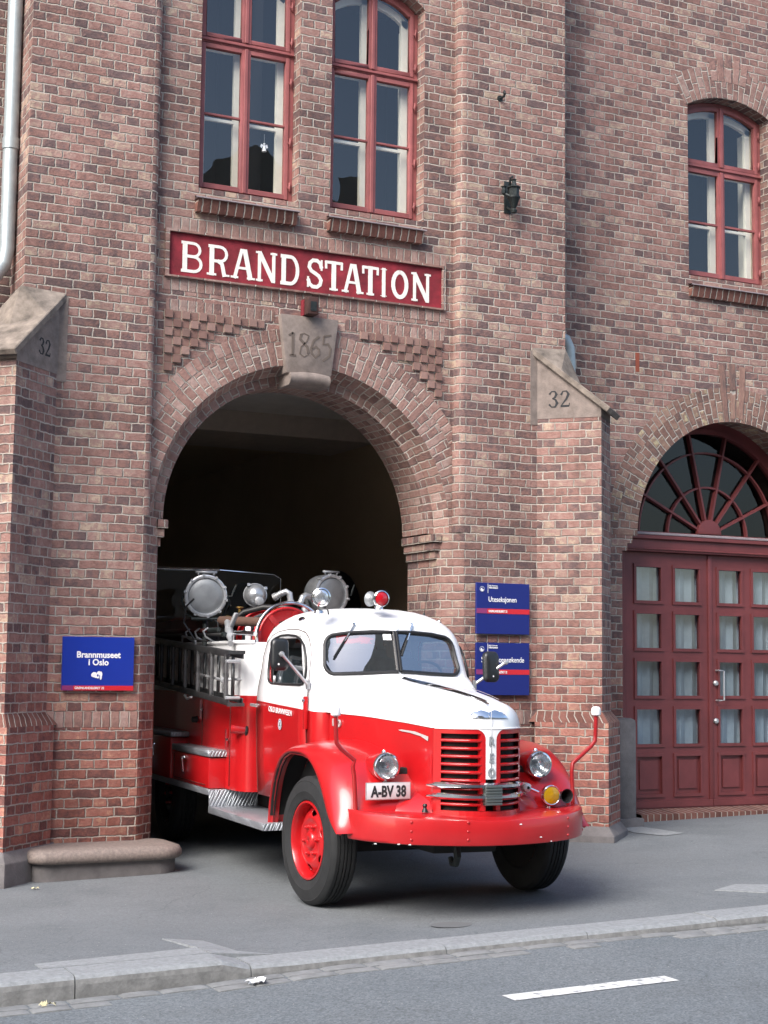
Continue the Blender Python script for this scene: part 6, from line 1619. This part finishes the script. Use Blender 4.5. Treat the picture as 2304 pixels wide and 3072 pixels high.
# ---- lamps on the roof
def roof_lamp(name, c, r, lens, ax):
    c = Vector(c); m_ = MB(); d = Vector(ax).normalized()
    m_.lathe([(.01, -r*1.5), (r*.45, -r*1.42), (r*.75, -r*1.05), (r*.95, -r*.45), (r, 0), (r*1.08, .01), (r*1.06, .03), (r*.92, .036)], c, d, 30, cap0=True)
    base = Vector((c.x-r*.5, c.y, 2.185-(.0 if abs(c.y) < .4 else .045)))
    m_.tube([tuple(c-d*r*.5), tuple(base+Vector((0, 0, .0)))], .014, 8); m_.lathe([(.04, -.01), (.034, .012), (.015, .02)], base, (0, 0, 1), 14)
    o = obj(name, m_, 'chrome', FE)
    m_ = MB(); m_.lathe([(.001, .045), (r*.4, .042), (r*.75, .034), (r*.93, .026)], c, d, 28); obj('lens', m_, lens, o)
    return o
rl1 = roof_lamp('spot_lamp', (-.86, -.60, 2.258), .071, 'lensclear' if 'lensclear' in M else 'reflector', (1, -.10, -.03))
rl2 = roof_lamp('warning_lamp', (-.86, -.09, 2.258), .064, 'redlens', (1, .02, -.02))
m_ = MB(); m_.lathe([(.02, -.01), (.045, .0), (.060, .03), (.062, .04), (.05, .05), (.001, .055)], (-.93, -.122, 2.256), (-1, -.35, .1), 24); obj('lamp_back_shell', m_, 'lid', rl2)
m_ = MB(); m_.tube([(-.88, -.58, 2.19), (-.84, -.56, 2.175), (-.82, -.55, 2.15), (-.815, -.548, 2.12)], .006, 6); obj('lamp_cable', m_, 'black', rl1)
m_ = MB(); m_.lathe([(.016, 0), (.014, .05), (.006, .075)], (-1.35, .50, 2.10), (.06, .1, 1), 10); m_.tube([(-1.345, .508, 2.17), (-1.32, .545, 2.47)], .0025, 5); obj('antenna', m_, 'black', FE)
m_ = MB(); m_.lathe([(.03, 0), (.028, .02), (.001, .03)], (-1.2, .575, 2.08), (.3, .6, .6), 14); obj('roof_marker', m_, 'chrome', FE)

# ---- searchlights, hose reels and gear on the deck
def searchlight(name, c, r, depth, face, label=None):
    o = part_empty(name, FE, label); o.location = c
    d = Vector(face).normalized()
    m_ = MB(); m_.lathe([(r*.25, -depth*1.05), (r*.75, -depth), (r*.97, -depth*.85), (r, -depth*.2), (r, 0), (r*.86, .012), (r*.82, .004)], (0, 0, 0), d, 44, cap0=True); obj('drum', m_, 'dull', o, auto=50)
    m_ = MB(); m_.lathe([(r*.985, -.012), (r*1.01, .0), (r*1.0, .022), (r*.93, .03), (r*.85, .026), (r*.835, .008)], (0, 0, 0), d, 44); obj('rim', m_, 'alu', o, auto=50)
    m_ = MB(); m_.lathe([(.001, .035), (r*.5, .030), (r*.75, .020), (r*.84, .008)], (0, 0, 0), d, 40); obj('cover', m_, 'lid', o)
    x = d.cross(Vector((0, 0, 1))).normalized(); y = x.cross(d)
    m_ = MB()
    for k in range(10):
        a = 2*PI*(k+.3)/10; p = (x*math.cos(a)+y*math.sin(a))*r*1.0
        m_.bar(p-d*.03, p+d*.035, .022, .018, up=p); m_.tube([tuple(p*1.03+d*.02), tuple(p*.9+d*.04)], .007, 6)
    obj('clips', m_, 'dull', o)
    m_ = MB()
    for s_ in (-1, 1): m_.tube([tuple(x*s_*.07+y*(r*.98)), tuple(x*s_*.075+y*(r*1.13))], .010, 8)
    m_.tube([tuple(-x*.10+y*(r*1.12)), tuple(x*.10+y*(r*1.12))], .012, 8); obj('carry_handle', m_, 'dull', o)
    m_ = MB()   # fork
    for s_ in (-1, 1): m_.tube([tuple(x*s_*r*1.05-d*.06), tuple(x*s_*r*1.1-d*.06-y*.05), tuple(x*s_*r*.9-d*.06-y*r*.85), tuple(x*s_*.05-d*.06-y*r*1.18)], .012, 8)
    m_.tube([tuple(-d*.06-y*r*1.15), (-.0, 0, -c[2]+1.88)], .022, 10); m_.tube([tuple(-x*.13-y*r*1.08), tuple(x*.13-y*r*1.08)], .016, 8); obj('fork', m_, 'iron', o)
    m_ = MB(); m_.tube([tuple(-x*r*1.0), tuple(-x*(r*1.22)), tuple(-x*(r*1.30)+y*.05), tuple(-x*(r*1.42)+y*.11)], [.009, .009, .012, .006], 8); obj('lever', m_, 'iron', o)
    return o
searchlight('searchlight', (-3.25, -.885, 2.352), .197, .17, (1, -.22, -.05), 'large grey searchlight with its metal cover on, at the truck side')
searchlight('searchlight', (-4.0, .62, 2.435), .205, .22, (.97, .25, .0), 'large silver searchlight standing behind the cab roof')
s3 = part_empty('siren', FE); s3.location = (-3.5, -.33, 2.385); s3.scale = (.87, .87, .87)
m_ = MB(); m_.lathe([(.02, -.16), (.08, -.15), (.11, -.09), (.122, -.02), (.122, .01), (.10, .05), (.06, .085), (.001, .10)], (0, 0, 0), (.95, -.2, .15), 32, cap0=True); obj('dome', m_, 'alu', s3)
m_ = MB(); m_.lathe([(.124, -.012), (.132, -.005), (.132, .008), (.122, .014)], (0, 0, 0), (.95, -.2, .15), 32); m_.lathe([(.05, .0), (.05, .05), (.04, .056), (.001, .056)], (.07, .02, -.07), (1, -.1, 0), 18); m_.tube([(0, 0, -.1), (0, 0, -.5)], .03, 10)
for a in (.6, 2.2): m_.bar((-.02, .125*math.cos(a), .125*math.sin(a)), (.03, .14*math.cos(a), .14*math.sin(a)), .03, .03)
obj('siren_bracket', m_, 'dull', s3)
def elbow(pts, r, par=FE):
    m_ = MB(); m_.tube(pts, r, 14)
    for p, q in ((pts[0], pts[1]), (pts[-1], pts[-2])):
        d = (Vector(q)-Vector(p)).normalized(); m_.tube([tuple(Vector(p)), tuple(Vector(p)+d*.035)], r*1.25, 14)
    return obj('pipe_elbow', m_, 'alu', par)
elbow([(-3.35, -.19, 2.36), (-3.3, -.13, 2.40), (-3.28, -.09, 2.415), (-3.27, -.06, 2.40), (-3.27, -.045, 2.30)], .030)
elbow([(-3.3, .19, 2.36), (-3.25, .12, 2.375), (-3.22, .08, 2.38), (-3.2, .05, 2.365), (-3.2, .02, 2.28)], .030)
m_ = MB(); m_.lathe([(.03, 0), (.032, .05), (.02, .07), (.03, .09)], (-2.75, -.08, 2.19), (0, 0, 1), 14); obj('valve', m_, 'dull', FE)

def hose_reel(v0):
    o = part_empty('hose_reel', FE); o.location = (-2.80, v0, 1.965); o.scale = (1, .92, .92)
    for uu in (-.36, .33):
        m_ = MB(); m_.lathe([(.17, 0), (.28, .0), (.292, .008), (.295, .0), (.285, -.012), (.17, -.010)], (uu, 0, 0), (1, 0, 0), 40, )
        for k in range(6):
            a = 2*PI*k/6+.2; m_.bar((uu, .03*math.cos(a), .03*math.sin(a)), (uu, .28*math.cos(a), .28*math.sin(a)), .05, .016, up=(1, 0, 0))
        m_.lathe([(.055, .02), (.055, -.02), (.001, -.022)], (uu, 0, 0), (1, 0, 0), 16, cap0=True)
        m_.tube([(uu, .285*math.cos(2*PI*i/36), .285*math.sin(2*PI*i/36)) for i in range(37)], .014, 8, cap=False)
        obj('flange', m_, 'red', o, auto=50)
    m_ = MB(); pts = []
    for i in range(24*9+1):
        a = 2*PI*i/24; pts.append((-.32+.62*i/(24*9), .225*math.cos(a), .225*math.sin(a)))
    m_.tube(pts, .033, 8); obj('hose', m_, 'hose', o)
    m_ = MB(); m_.lathe([(.19, -.35), (.19, .32)], (0, 0, 0), (1, 0, 0), 24); obj('drum', m_, 'red', o)
    return o
hr1 = hose_reel(-.34); hr2 = hose_reel(.40)
hr2.scale = (1, .92, .80)
for hr in (hr1,):
    m_ = MB(); m_.tube([(.42, .345*math.cos(R(a)), .335*math.sin(R(a))) for a in range(200, 20, -10)], .018, 10); obj('guard_hoop', m_, 'chrome', hr)
    m_ = MB(); m_.tube([(.36, -.31, -.05), (.36, -.34, .04), (.36, -.33, .10)], .016, 8); m_.box((.34, -.36, -.12), (.40, -.29, .06)); obj('brake_handle', m_, 'red', hr, bevel=.01)
    m_ = MB(); m_.box((.30, -.42, -.09), (.34, -.37, .10)); obj('white_bracket', m_, 'wht', hr, bevel=.01)
# black suction hose arching over the reels
m_ = MB(); m_.tube([(-3.05, -.74, 2.02), (-3.0, -.70, 2.12), (-2.95, -.60, 2.20), (-2.85, -.45, 2.245), (-2.7, -.28, 2.24), (-2.6, -.18, 2.20), (-2.55, -.14, 2.15)], .028, 12); obj('black_hose', m_, 'black', FE)
m_ = MB(); m_.tube([(-3.1, -.78, 2.12), (-2.55, -.52, 2.10)], .043, 14); obj('rolled_canvas', m_, simple('brown_canvas', (.10, .055, .04), .9), FE)
m_ = MB(); m_.tube([(-3.16, -1.02, 2.32), (-3.2, -1.08, 2.25), (-3.25, -1.09, 2.1), (-3.2, -1.0, 1.95), (-3.1, -.9, 1.93)], .009, 8); obj('cable', m_, 'black', FE)
m_ = MB(); m_.tube([(-3.25, -.80, 2.13), (-3.05, -.82, 2.10), (-2.95, -.84, 2.0), (-2.9, -.85, 1.92)], .008, 8); obj('cable', m_, 'black', FE)
for p in ((-3.0, -.63, 2.20), (-2.62, -.42, 2.19)):
    m_ = MB(); m_.lathe([(.02, -.03), (.028, -.01), (.012, .0), (.014, .03), (.034, .04), (.034, .05), (.001, .052)], p, (0, 0, 1), 14); obj('brass_cap', m_, 'brass', FE)
# plexiglass wind screen with chrome top rail behind the deck
m_ = MB(); m_.face([(-4.7, -1.0, 2.05), (-4.7, .32, 2.05), (-4.7, .32, 2.60), (-4.7, .26, 2.66), (-4.7, -1.0, 2.68)]); ws_ = obj('wind_screen', m_, 'sglass', FE, fix=False)
m_ = MB(); m_.tube([(-4.7, -1.05, 2.685), (-4.7, -.35, 2.69)], .018, 10); m_.tube([(-4.7, -.35, 2.69), (-4.7, .24, 2.66), (-4.7, .315, 2.62), (-4.7, .32, 2.05)], .006, 6); obj('screen_rail', m_, 'chrome', ws_)
m_ = MB(); m_.box((-5.9, -.84, 1.92), (-3.45, -.80, 2.16)); obj('locker_board', m_, simple('maroon', (.055, .012, .012), .5), FE, bevel=.01)
m_ = MB(); m_.box((-5.9, -.80, 1.87), (-4.75, .80, 2.05)); obj('rear_locker', m_, 'under', FE, bevel=.01)
# grab handle on the body side
m_ = MB(); m_.tube([(-3.90, -.85, 1.90), (-3.90, -.93, 1.90), (-3.90, -.93, 1.985), (-3.50, -.93, 1.965), (-3.42, -.93, 1.94), (-3.40, -.93, 1.87), (-3.40, -.85, 1.86)], .011, 8); obj('grab_handle', m_, 'alu', FE)
for u in (-3.75, -3.4, -3.1):
    m_ = MB(); m_.tube([(u, -.83, 1.92), (u, -.92, 1.97), (u, -.94, 2.02), (u, -.90, 2.05), (u+.01, -.88, 2.03)], .010, 8); obj('tool_hook', m_, 'dull', FE)
# ladder hooks under the ladder
m_ = MB(); m_.tube([(-3.45, -.84, 1.46), (-3.45, -.98, 1.455), (-3.42, -1.02, 1.43), (-3.25, -1.04, 1.40), (-3.1, -1.04, 1.42)], .011, 8); obj('ladder_hook', m_, 'alu', FE)
m_ = MB(); m_.tube([(-3.9, -.842, 1.64), (-2.25, -.99, 1.585)], .012, 8); m_.lathe([(.03, 0), (.03, .03), (.01, .035)], (-2.26, -.985, 1.585), (1, 0, 0), 12); m_.tube([(-2.35, -.98, 1.59), (-2.27, -.80, 1.59)], .011, 8); obj('ladder_clamp', m_, 'dull', FE)

# things carried by the engine, world placed through its matrix
FEM = Matrix.Translation(FE.location) @ Matrix.Rotation(FE.rotation_euler.z, 4, 'Z')
def carried(name, label, cat, loc, tilt=0., group=None):
    o = thing(name, label, cat, FEM @ Vector(loc), 0, group); o.rotation_euler = (0, 0, FE.rotation_euler.z); return o
LD = carried('ladder', 'double aluminium ladder slung along the side of the fire engine', 'ladder', (-2.0, -.94, 1.36))
sl_ = .055
def rail(y, z0, wd, ht, m, name='rail'):
    m_ = MB(); a, b = (0.03, y, z0), (-3.6, y, z0+3.6*sl_)
    m_.bar(a, b, wd, ht); return obj(name, m_, m, LD, bevel=.006)
lad = simple('ladder_aluminium', (.11, .113, .117), .42, metal=.85, noise=.25); ladd = simple('ladder_dark', (.10, .10, .105), .5, metal=.5)
rail(-.075, .445, .012, .055, lad); rail(-.03, .462, .085, .012, lad); rail(-.075, .035, .012, .055, lad); rail(-.03, .018, .085, .012, lad)
rail(.045, .43, .014, .05, lad); rail(.045, .05, .014, .05, lad)
for k in range(8):
    u = -.10-.46*k
    m_ = MB(); m_.tube([(u, -.065, .05-u*sl_), (u, -.065, .43-u*sl_)], .019, 12); rg = obj('rung', m_, ladd, LD)
    for zz in (.06, .42, .26):
        m_ = MB(); m_.tube([(u, -.065, zz-u*sl_-.02), (u, -.065, zz-u*sl_+.02)], .0225, 12); obj('rung_collar', m_, lad, rg)
    u2 = u-.17; m_ = MB(); m_.tube([(u2, .045, .06-u2*sl_), (u2, .045, .42-u2*sl_)], .016, 10); obj('rung', m_, lad, LD)
for q0, q1 in (((.03, -.09, .02), (.03, .06, .02)), ((.03, -.09, .462), (.03, .06, .462))):
    m_ = MB(); m_.bar(q0, q1, .02, .03); obj('end_shoe', m_, lad, LD)
for za, zb in ((.37, .40), (.065, .09)):
    m_ = MB(); m_.box((-.02, -.10, za), (.05, .02, zb)); obj('end_collar', m_, 'dull', LD, bevel=.006)

NZ = carried('hose_nozzle', 'old brass and steel branch nozzle lying across the deck edge of the engine', 'nozzle', (-2.75, -.83, 1.98))
m_ = MB(); a, b = Vector((-.28, .10, .14)), Vector((.33, -.05, -.06))
d = (b-a)
m_.tube([tuple(a), tuple(a+d*.25), tuple(a+d*.55), tuple(a+d*.75)], [.036, .034, .04, .03], 14); obj('barrel', m_, 'dull', NZ)
m_ = MB(); m_.tube([tuple(a-d*.05), tuple(a+d*.06)], .042, 14); obj('coupling', m_, 'brass', NZ)
m_ = MB(); m_.tube([tuple(a+d*.72), tuple(a+d*.8), tuple(a+d*.85), tuple(a+d*1.05), tuple(a+d*1.1)], [.038, .03, .02, .018, .026], 12); obj('tip', m_, 'dull', NZ)
m_ = MB(); m_.bar(tuple(a+d*.5), tuple(a+d*.55+Vector((.05, .05, .17))), .05, .03); obj('trigger_grip', m_, 'dull', NZ, bevel=.012)
for k, (zz, col, lab) in enumerate(((2.03, 'maroon_pole', 'long dark red pike pole lying in hooks on the engine side'), (1.985, 'black', 'black crowbar lying in hooks on the engine side'))):
    PP = carried('pike_pole' if k == 0 else 'crowbar', lab, 'pole' if k == 0 else 'crowbar', (-3.2, -.885, zz-.0))
    m_ = MB(); m_.tube([(-2.0, .0, .03), (.1 if k == 0 else .55, -.0, 0)], .019 if k == 0 else .016, 10); obj('shaft', m_, simple('maroon_pole', (.07, .014, .012), .5) if k == 0 else 'black', PP)
    m_ = MB(); m_.tube([(.1 if k == 0 else .55, 0, 0), (.42 if k == 0 else .62, 0, 0), (.48 if k == 0 else .66, -.02, -.02)], [.023, .022, .010], 10); obj('head', m_, 'iron', PP)

# ---- driver at the wheel
DV = carried('person', 'driver in a dark uniform seated behind the windscreen holding the steering wheel', 'person', (-1.62, .33, 1.27))
def skin_body(name, pts, edges, radii, mat_, par, root=0, lv=2):
    me = bpy.data.meshes.new(name); me.from_pydata(pts, edges, []); o = bpy.data.objects.new(name, me); COL.objects.link(o); o.parent = par
    md = o.modifiers.new('skin', 'SKIN'); md.use_smooth_shade = True
    for i, r_ in enumerate(radii):
        me.skin_vertices[0].data[i].radius = (r_, r_) if not isinstance(r_, tuple) else r_
    me.skin_vertices[0].data[root].use_root = True
    s = o.modifiers.new('sub', 'SUBSURF'); s.levels = lv; s.render_levels = lv
    dg = bpy.context.evaluated_depsgraph_get(); m2 = bpy.data.meshes.new_from_object(o.evaluated_get(dg)); o.modifiers.clear(); o.data = m2
    m2.materials.clear(); m2.materials.append(M[mat_])
    for p in m2.polygons: p.use_smooth = True
    return o
P_ = [(0, 0, .04), (.0, 0, .22), (.0, 0, .42), (.015, 0, .515), (0, -.17, .46), (.10, -.24, .26), (.30, -.19, .33), (0, .17, .46), (.10, .26, .26), (.30, .21, .33), (.30, -.10, .05), (.46, -.10, -.02), (.52, -.10, -.24), (.30, .10, .05), (.46, .10, -.02), (.52, .10, -.24)]
E_ = [(0, 1), (1, 2), (2, 3), (2, 4), (4, 5), (5, 6), (2, 7), (7, 8), (8, 9), (0, 10), (10, 11), (11, 12), (0, 13), (13, 14), (14, 15)]
R_ = [(.15, .13), (.15, .11), (.12, .10), .06, .075, .055, .042, .075, .055, .042, .085, .07, .055, .085, .07, .055]
skin_body('body', P_, E_, R_, 'coat', DV)
hd = [(.01, 0, .50), (.03, 0, .58), (.045, 0, .66), (.03, 0, .74)]
head = skin_body('head', hd, [(0, 1), (1, 2), (2, 3)], [.055, (.075, .07), (.092, .08), (.07, .06)], 'skin', DV)
m_ = MB(); m_.lathe([(.001, .04), (.018, .02), (.016, 0)], (.12, 0, .635), (1, 0, -.3), 10)
for s_ in (-1, 1):
    m_.lathe([(.001, .01), (.022, .008), (.026, -.01)], (.03, s_*.082, .64), (0, s_, 0), 10)
obj('face_features', m_, 'skin', DV)
m_ = MB()
for s_ in (-1, 1): m_.lathe([(.001, .006), (.008, .003), (.010, 0)], (.122, s_*.034, .665), (1, 0, 0), 10)
m_.bar((.125, -.024, .585), (.125, .024, .585), .006, .008); obj('eyes_mouth', m_, 'hair', DV)
m_ = MB(); m_.lathe([(.094, 0), (.097, .04), (.08, .085), (.04, .105), (.001, .11)], (.018, 0, .685), (-.12, 0, 1), 22); obj('hair', m_, 'hair', DV)
for s_, hy in ((-1, -.17), (1, .20)):
    base = Vector((.33, hy, .345)); pts = [tuple(base), tuple(base+Vector((.045, 0, .015))), tuple(base+Vector((.085, 0, .02)))]; ed = [(0, 1), (1, 2)]; rd = [.028, (.036, .018), (.034, .014)]
    hnd = skin_body('hand', pts, ed, rd, 'skin', DV, lv=1)
    for k in range(4):
        y0 = -.027+.018*k; p0 = base+Vector((.085, y0, .022)); l = (.9, 1.05, 1., .8)[k]
        f_ = [tuple(p0), tuple(p0+Vector((.035*l, 0, .012))), tuple(p0+Vector((.050*l, 0, -.018))), tuple(p0+Vector((.032*l, 0, -.040)))]
        skin_body('finger', f_, [(0, 1), (1, 2), (2, 3)], [.010, .0095, .009, .008], 'skin', hnd, lv=1).location = (0, 0, 0)
    p0 = base+Vector((.04, -s_*.03, .0)); skin_body('thumb', [tuple(p0), tuple(p0+Vector((.035, -s_*.02, .005))), tuple(p0+Vector((.07, -s_*.012, -.005)))], [(0, 1), (1, 2)], [.012, .011, .009], 'skin', hnd, lv=1)

# ================================================================== sky, sun, camera
SUN_EL, SUN_AZ = 42., 238.      # azimuth clockwise from north(+Y): light from the left front
wd = bpy.data.worlds.new('World'); SC.world = wd; wd.use_nodes = True; nt = wd.node_tree
bg = nt.nodes['Background']; sk = nt.nodes.new('ShaderNodeTexSky'); sk.sky_type = 'NISHITA'; sk.sun_disc = False
sk.sun_elevation = R(SUN_EL); sk.sun_rotation = R(SUN_AZ); sk.air_density = 1.0; sk.dust_density = 3.0; sk.ozone_density = 1.0; sk.altitude = 0
nt.links.new(sk.outputs[0], bg.inputs[0]); bg.inputs[1].default_value = .13
ld = bpy.data.lights.new('sun', 'SUN'); ld.energy = 1.5; ld.angle = R(35); ld.color = (1, .985, .97)
so = bpy.data.objects.new('sun', ld); COL.objects.link(so)
dirv = Vector((math.sin(R(SUN_AZ))*math.cos(R(SUN_EL)), math.cos(R(SUN_AZ))*math.cos(R(SUN_EL)), math.sin(R(SUN_EL))))
so.rotation_euler = dirv.to_track_quat('Z', 'Y').to_euler(); so.location = (-8, -12, 14)

cam = bpy.data.cameras.new('camera'); co = bpy.data.objects.new('camera', cam); COL.objects.link(co); SC.camera = co
PSI, TILT, ROLL = R(26.289), R(5.697), R(.613)
fw = Vector((math.sin(PSI)*math.cos(TILT), math.cos(PSI)*math.cos(TILT), math.sin(TILT))); rt = Vector((math.cos(PSI), -math.sin(PSI), 0)); up = rt.cross(fw)
rt2 = rt*math.cos(ROLL)+up*math.sin(ROLL); up2 = up*math.cos(ROLL)-rt*math.sin(ROLL)
mw = Matrix.Identity(4)
for i in range(3): mw[i][0], mw[i][1], mw[i][2], mw[i][3] = rt2[i], up2[i], -fw[i], (-5.74, -13.25, 1.70)[i]
co.matrix_world = mw
cam.sensor_fit = 'VERTICAL'; cam.sensor_height = 24; cam.lens = 4700/3072*24; cam.clip_end = 500; cam.clip_start = .1
SC.view_settings.view_transform = 'Standard'; SC.view_settings.look = 'None'; SC.view_settings.gamma = 1; SC.view_settings.exposure = 1.42
SC.render.resolution_x = 768; SC.render.resolution_y = 1024
SC.cycles.max_bounces = 8; SC.cycles.diffuse_bounces = 4; SC.cycles.glossy_bounces = 4; SC.cycles.transparent_max_bounces = 12
SC.cycles.use_denoising = True; SC.cycles.sample_clamp_indirect = 6
